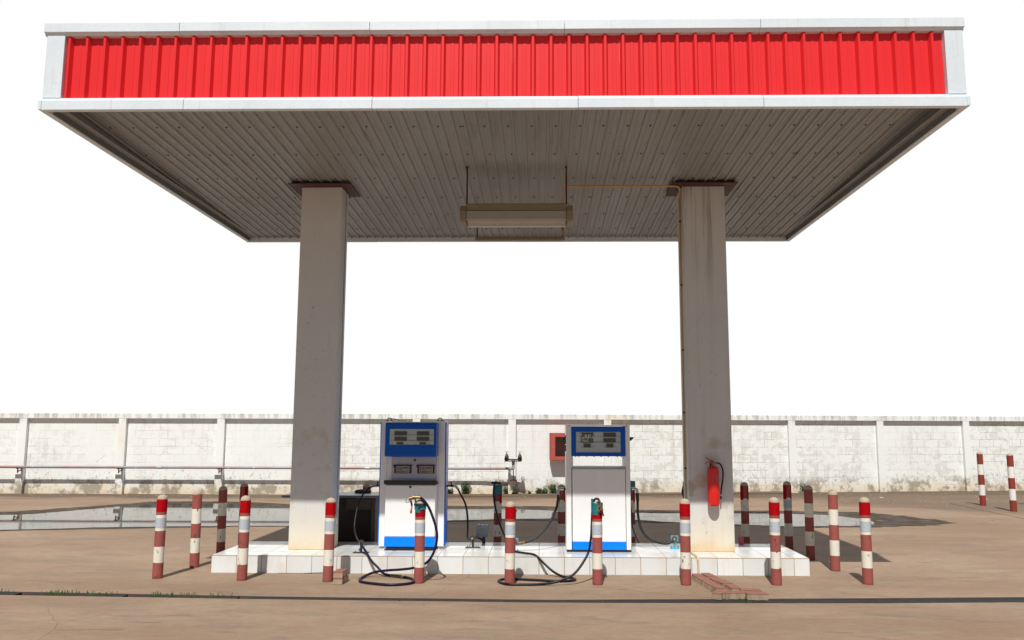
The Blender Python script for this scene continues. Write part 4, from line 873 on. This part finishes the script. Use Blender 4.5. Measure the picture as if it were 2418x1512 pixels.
# nozzles
def nozzle_a():
    o = (-1.40, 9.36, .94); t = thing('fuel_nozzle', 'brass nozzle lying across the bollard top by left pump', 'nozzle', o, group='fuel nozzles')
    L = lambda pts: local(pts, o)
    mb = MB(); mb.tube(L([(-1.345, 9.36, .938), (-1.40, 9.36, .938), (-1.44, 9.36, .930), (-1.475, 9.36, .922)]), [.015, .021], 12, sub=3); mb.lathe([(.026, -.008), (.026, .008)], (-.02, 0, -.002), 12, axis='x'); mb.build('body', 'brass', t)
    mb = MB(); mb.tube(L([(-1.47, 9.345, .925), (-1.466, 9.345, .885), (-1.50, 9.345, .878), (-1.503, 9.345, .92)]), .005, 8, sub=1); mb.build('trigger_guard', 'steel', t)
    mb = MB(); mb.tube(L([(-1.362, 9.36, .95), (-1.366, 9.36, .966), (-1.360, 9.36, .980), (-1.372, 9.36, .99), (-1.41, 9.36, .989)]), .0035, 6); mb.build('hook', 'steel', t)
    mb = MB(); mb.tube(L([(-1.452, 9.35, .905), (-1.44, 9.345, .87), (-1.435, 9.34, .84)]), .011, 8); mb.build('spout', 'tray_black', t)
    mb = MB(); mb.tube(L([(-1.430, 9.335, .85), (-1.438, 9.33, .81), (-1.442, 9.33, .785)]), [.006, .013], 10, sub=3); mb.lathe([(.013, .0), (.013, -.012), (.008, -.02), (.001, -.023)], (-.042, -.03, -.155), 10); mb.build('red_handle', 'handwheel_red', t)
nozzle_a()
def nozzle_b():
    o = (.65, 9.31, .85); t = thing('fuel_nozzle', 'brown nozzle hanging on the teal holster before right pump', 'nozzle', o, group='fuel nozzles')
    L = lambda pts: local(pts, o)
    mb = MB(); mb.tube(L([(.630, 9.335, .925), (.64, 9.315, .932), (.652, 9.305, .905), (.660, 9.30, .88)]), .012, 10); mb.build('swivel', 'rust', t)
    mb = MB(); mb.tube(L([(.658, 9.30, .885), (.664, 9.298, .855), (.672, 9.296, .82)]), [.013, .016], 10, sub=3); mb.lathe([(.022, -.006), (.024, 0), (.022, .006)], (.022, -.014, -.035), 12); mb.build('body', 'brass', t)
    mb = MB(); mb.tube(L([(.673, 9.296, .82), (.682, 9.296, .785), (.694, 9.30, .748)]), [.014, .008], 10, sub=3); mb.build('spout', 'rust', t)
    mb = MB(); mb.tube(L([(.66, 9.30, .86), (.645, 9.305, .855), (.637, 9.31, .835), (.637, 9.31, .80)]), .0055, 8, sub=1); mb.build('trigger', 'orange_paint', t)
nozzle_b()
o = (-.60, 12.06, .92); t = thing('fuel_nozzle', 'shaded nozzle resting on the teal holster behind middle bollard', 'nozzle', o, group='fuel nozzles')
mb = MB(); mb.tube([(-.11, 0, .01), (-.06, 0, .0), (0, 0, .0), (.03, .0, -.01)], [.02, .013], 10); mb.build('body', 'rust', t)
mb = MB(); mb.tube([(.0, 0, .01), (.01, 0, .03), (.03, 0, .032), (.075, 0, .028)], .005, 6); mb.tube([(.01, 0, 0), (.03, 0, -.02), (.03, 0, -.04)], .005, 6); mb.build('trigger', 'valve_iron', t)

# ------------------------------------------------------------------ extinguisher
ex = thing('fire_extinguisher', 'red fire extinguisher hanging on the right column', 'extinguisher', (2.135, 10.385, .765))
mb = MB(); r = .071; mb.lathe([(.045, 0), (.058, .003), (.060, .012), (.066, .014), (r, .03), (r, .42), (.066, .455), (.045, .475), (.018, .482), (.016, .50)], (0, 0, 0), 28); mb.build('cylinder', 'extinguisher_red', ex)
mb = MB(); mb.box(-.02, .02, .07, .085, .42, .52); mb.build('wall_hook', 'dark_steel', ex)
mb = MB(); mb.lathe([(.016, .498), (.019, .505), (.019, .535), (.010, .54)], (0, 0, 0), 12); mb.box(.015, .045, -.008, .008, .515, .53); mb.build('valve', 'brass', ex)
mb = MB(); mb.prism([(.012, .545), (-.02, .555), (-.09, .595), (-.092, .588), (-.03, .542), (.0, .53)], -.009, .009, 'y'); mb.prism([(.0, .53), (-.04, .53), (-.075, .522), (-.098, .508), (-.1, .516), (-.078, .532), (-.04, .541), (.0, .543)], -.009, .009, 'y'); mb.build('lever', 'lever_red', ex)
mb = MB(); mb.tube([(.04, 0, .522), (.08, .0, .515), (.112, .01, .475), (.127, .02, .41), (.122, .02, .32), (.105, .01, .24), (.093, .0, .17), (.090, 0, .14)], .0095, 10); mb.build('hose', 'black_rubber', ex)
mb = MB(); mb.tube([(.090, 0, .142), (.089, 0, .082)], [.009, .0105], 10, sub=1); mb.build('discharge_nozzle', 'black_rubber', ex)
mb = MB(); mb.lathe([(.0125, -.008), (.0125, .008)], (.0925, 0, .185), 10); mb.box(.066, .085, -.004, .004, .18, .19); mb.build('hose_clip', 'extinguisher_red', ex)
mb = MB(); mb.lathe([(.0112, -.01), (.0112, .01)], (.0898, 0, .13), 10); mb.lathe([(.0115, -.008), (.0115, .008)], (0, 0, 0), 10, 0); mb = MB(); mb.lathe([(.0112, -.01), (.0112, .01)], (.0898, 0, .13), 10); mb.build('ring', 'steel', ex)
mb = MB(); mb.lathe([(r + .0006, .28), (r + .0006, .395)], (0, 0, 0), 20, a0=R(-75), a1=R(-5), caps=False); mb.build('faded_label', simple('label_worn', (.55, .10, .09), .5, 0, .3, 60), ex)

# ------------------------------------------------------------------ pavers on the concrete
def paver_mesh():
    L, W, H = .107, .053, .068; pts = []
    n = 4; e = .016
    for k in range(n + 1): pts.append((-L + 2 * L * k / n, -W + (e if k % 2 else 0)))
    for k in range(n + 1): pts.append((L - 2 * L * k / n, W + (e if k % 2 else 0)))
    mb = MB(); mb.prism(pts, 0, H); return mb
pv0 = paver_mesh().build('paving_brick', 'paver', None, .005)
PG = 'red interlocking paving bricks on the concrete'
plist = []
A0 = R(96)
for k in range(4): plist.append((1.793 + .026 * k, 9.66 - k * .226, A0 + R(random.uniform(-2, 2)), 0))
for k in range(4): plist.append((1.915 + .040 * k, 9.70 - k * .226, R(99) + R(random.uniform(-2, 2)), 0))
plist += [(1.842, 8.705, R(52), 0), (1.975, 8.71, R(6), 0), (2.165, 8.815, R(-3), 0), (2.182, 8.655, R(2), 0)]
pn_ = ['left row, first brick against the tiled island', 'left row, second brick from the tiled island', 'left row, third brick from the tiled island', 'left row, fourth brick, darkest', 'right row, first brick beside the cream pipe', 'right row, second brick from the tiled island', 'right row, third brick from the tiled island', 'right row, fourth brick from the tiled island', 'front left brick turned at an angle, nearest the bollard side', 'front brick between the angled one and the corner one', 'brick lying crosswise just behind the frontmost one', 'frontmost right brick nearest the drain']
for i, (x, y, a, z) in enumerate(plist):
    o_ = pv0 if i == 0 else pv0.copy()
    if i: COL.objects.link(o_)
    o_.location = (x, y, z - random.uniform(0, .010)); o_.rotation_euler = (R(random.uniform(-1.5, 1.5)), R(random.uniform(-1.5, 1.5)), a); tag(o_, 'red paving brick in the ' + pn_[i] if i < 8 else 'red paving brick, ' + pn_[i], 'brick', PG)
for z, s_, lab in ((0, 0, 'lower paving brick of the pair stacked beside the bollard'), (.0685, .006, 'upper paving brick of the pair stacked beside the bollard')):
    o_ = pv0.copy(); COL.objects.link(o_); o_.location = (-2.215 - s_, 9.395, z); o_.rotation_euler = (0, 0, R(84 + s_ * 500)); tag(o_, lab, 'brick', 'bricks stacked by a bollard')

# ------------------------------------------------------------------ desk, cup, box
dk = thing('desk', 'dark wooden desk standing in shade behind the left column', 'desk', (-2.83, 11.6, 0))
mb = MB(); mb.box(-.68, .67, -.31, .31, .765, .80); mb.build('desktop', 'desk_top', dk, .01)
mb = MB(); mb.box(.545, .575, -.28, .27, 0, .762); mb.build('side_panel', 'desk_side', dk, .002)
mb = MB(); mb.box(-.50, -.47, -.28, .27, 0, .762); mb.build('side_panel', 'desk_side', dk, .002)
mb = MB(); mb.box(-.468, .543, .20, .215, .12, .762); mb.build('back_panel', 'desk_wood', dk)
mb = MB(); mb.box(.20, .542, -.285, .19, .61, .757); mb.build('drawer', 'desk_wood', dk, .003)
mb = MB(); mb.box(.555, .60, -.30, -.282, 0, .76); mb.build('leg', 'desk_wood', dk)
mb = MB(); mb.lathe([(.0, .001), (.10, .002), (.115, .02), (.09, .045), (.04, .055), (.0, .056)], (0, 0, 0), 14); mb.add([], []); 
cl = mb.build('cloth_bundle', 'cloth_dark'); cl.location = (-2.50, 11.75, .80); cl.scale = (1.1, .8, .9); tag(cl, 'dark crumpled cloth lying on the shaded desk', 'cloth')
cp = thing('cup', 'small pink plastic cup on the tiles right of right column', 'cup', (2.627, 11.12, .2))
mb = MB(); mb.lathe([(.031, 0), (.033, .001), (.037, .088), (.039, .093), (.039, .098), (.036, .098), (.034, .09), (.030, .006), (.0, .005)], (0, 0, 0), 20, caps=False); mb.build('cup_body', 'cup_pink', cp)
gb = thing('grey_electrical_box', 'small tilted grey metal box with round disc, behind bracket', 'box', (-.77, 11.12, .2))
mb = MB(); mb.box(-.08, .08, -.02, .03, -.075, .075); bx = mb.build('box', 'grey_box', gb, .004); bx.location = (0, 0, .165); bx.rotation_euler = (0, R(4), 0)
mb = MB(); mb.lathe([(.0, -.004), (.028, -.004), (.031, 0), (.031, .004)], (0, -.021, 0), 18, axis='y'); mb.build('disc', 'disc_tan', bx)
mb = MB()
for xx in (-.055, .0, .055): mb.box(xx - .010, xx + .010, -.02, .02, .0755, .079)
mb.build('sunlit_spot', 'pump_white', bx)  # white blocks standing in for sunlit spots along the box's top edge
mb = MB(); mb.box(.0, .04, -.005, .01, 0, .095); mb.build('stand', 'dark_steel', gb)
wr = MB(); wr.tube([(-3.1, 9.97, .004), (-2.9, 9.95, .006), (-2.6, 9.93, .012), (-2.42, 9.93, .03), (-2.5, 9.95, .02), (-2.8, 9.965, .004)], .0025, 5); tag(wr.build('wire', 'dark_steel'), 'thin dark wire lying along the foot of the tiles, left end', 'wire')

# ------------------------------------------------------------------ weeds and grass
def weed(x, y, z, h, sp, n, label, seed):
    rnd = random.Random(seed); t = thing('weed', label, 'weed', (x, y, z), group='weeds at the foot of the wall'); st = MB(); lf = MB()
    for k in range(n):
        a = rnd.random() * 6.28; b_ = rnd.uniform(.1, 1) * sp; hh = h * rnd.uniform(.45, 1)
        tip = Vector((math.cos(a) * b_, -abs(math.sin(a)) * b_ * .7, hh)); base = Vector((rnd.uniform(-.3, .3) * sp, rnd.uniform(-.02, .0), 0))
        mid = (base + tip) / 2 + Vector((0, 0, hh * .12)); st.tube([base, mid, tip], [.004, .0015], 4, sub=3)
        for q_ in range(12):
            u = rnd.uniform(.15, 1); p = base.lerp(tip, u) + Vector((rnd.uniform(-1, 1), rnd.uniform(-1, 1), rnd.uniform(-.6, .6))) * .028
            L_ = rnd.uniform(.014, .036); d1 = Vector((rnd.uniform(-1, 1), rnd.uniform(-1, 1), rnd.uniform(-.3, .8))).normalized(); d2 = d1.orthogonal().normalized(); d2 = (Matrix.Rotation(rnd.random() * 6, 3, d1) @ d2)
            lf.add([p - d1 * L_, p + d2 * L_ * .42, p + d1 * L_, p - d2 * L_ * .42], [(0, 1, 2, 3)])
    st.build('stem', 'stem', t); lf.build('leaves', 'leaf', t)
def wf(x): return wy(x) + .06
for i, (x, h, sp, n, lab, dy) in enumerate([(-.86, .22, .10, 22, 'leafy weed left of the pier under the standpipe', 0), (-.69, .13, .09, 16, 'low bushy weed on the pier foot under the standpipe', -.08), (-.06, .17, .11, 22, 'green weed left of the bushy pair below the fire cabinet', 0), (.10, .15, .09, 18, 'green weed in the middle below the fire cabinet', 0), (.33, .26, .13, 28, 'tallest weed beside the shaded bollard left of right pump', 0), (-2.33, .16, .14, 20, 'low weed clump right of the left pump', 0), (-1.92, .32, .16, 34, 'tall leafy weed behind the hose right of left pump', 0), (-.29, .10, .02, 4, 'single dry stalk between the weeds', 0), (7.03, .26, .09, 9, 'sparse grey weed at the pier behind the right bollards', -.08), (1.33, .1, .06, 6, 'tiny weed behind the right pump hose', 0)]):
    weed(x, wf(x) + dy, .0 if x < -2.6 else .02, h, sp, n, lab, 50 + i)
mb = MB(); rnd = random.Random(5)
clumps = [(-5.05, 26), (-4.92, 20), (-4.75, 8), (-4.62, 10), (-4.5, 6), (-4.38, 10), (-3.95, 16), (-3.87, 12), (-3.78, 10), (-3.62, 8), (-3.55, 8), (-3.2, 5), (-5.6, 6), (-5.5, 4), (2.0, 5), (2.06, 6), (-3.35, 6)]
for cx, k in clumps:
    for q_ in range(k):
        x = cx + rnd.gauss(0, .035); y = lerp_line(near, x) + rnd.uniform(.03, .15); a = rnd.random() * 6.28; L_ = rnd.uniform(.03, .075); w_ = rnd.uniform(.0015, .004)
        dx, dy = math.cos(a) * L_ * .7, math.sin(a) * L_ * .4; h = L_ * .7; z0 = -.03
        mb.add([(x - w_, y, z0), (x + w_, y, z0), (x + dx * .6 + w_, y + dy * .6, h * .8), (x + dx * .6 - w_, y + dy * .6, h * .8), (x + dx, y + dy, h * .75)], [(0, 1, 2, 3), (3, 2, 4)])
tag(mb.build('grass_tufts', 'leaf'), 'thin green grass growing in the left part of the drain', 'grass', kind='stuff')
# papers near far bollards
for i, (x, y, lab) in enumerate([(8.55, 21.2, 'small white paper scrap near the wall left of far bollards'), (10.9, 20.9, 'larger white scrap between the far bollards by the wall')]):
    mb = MB(); s_ = .05 + .07 * i; mb.prism([(-s_, -.03), (0, -.045), (s_, -.02), (s_ * .8, .03), (-s_ * .6, .04)], .001, .007); o_ = mb.build('paper_scrap', 'wall_white_bit'); o_.location = (x, y, 0); tag(o_, lab, 'litter')
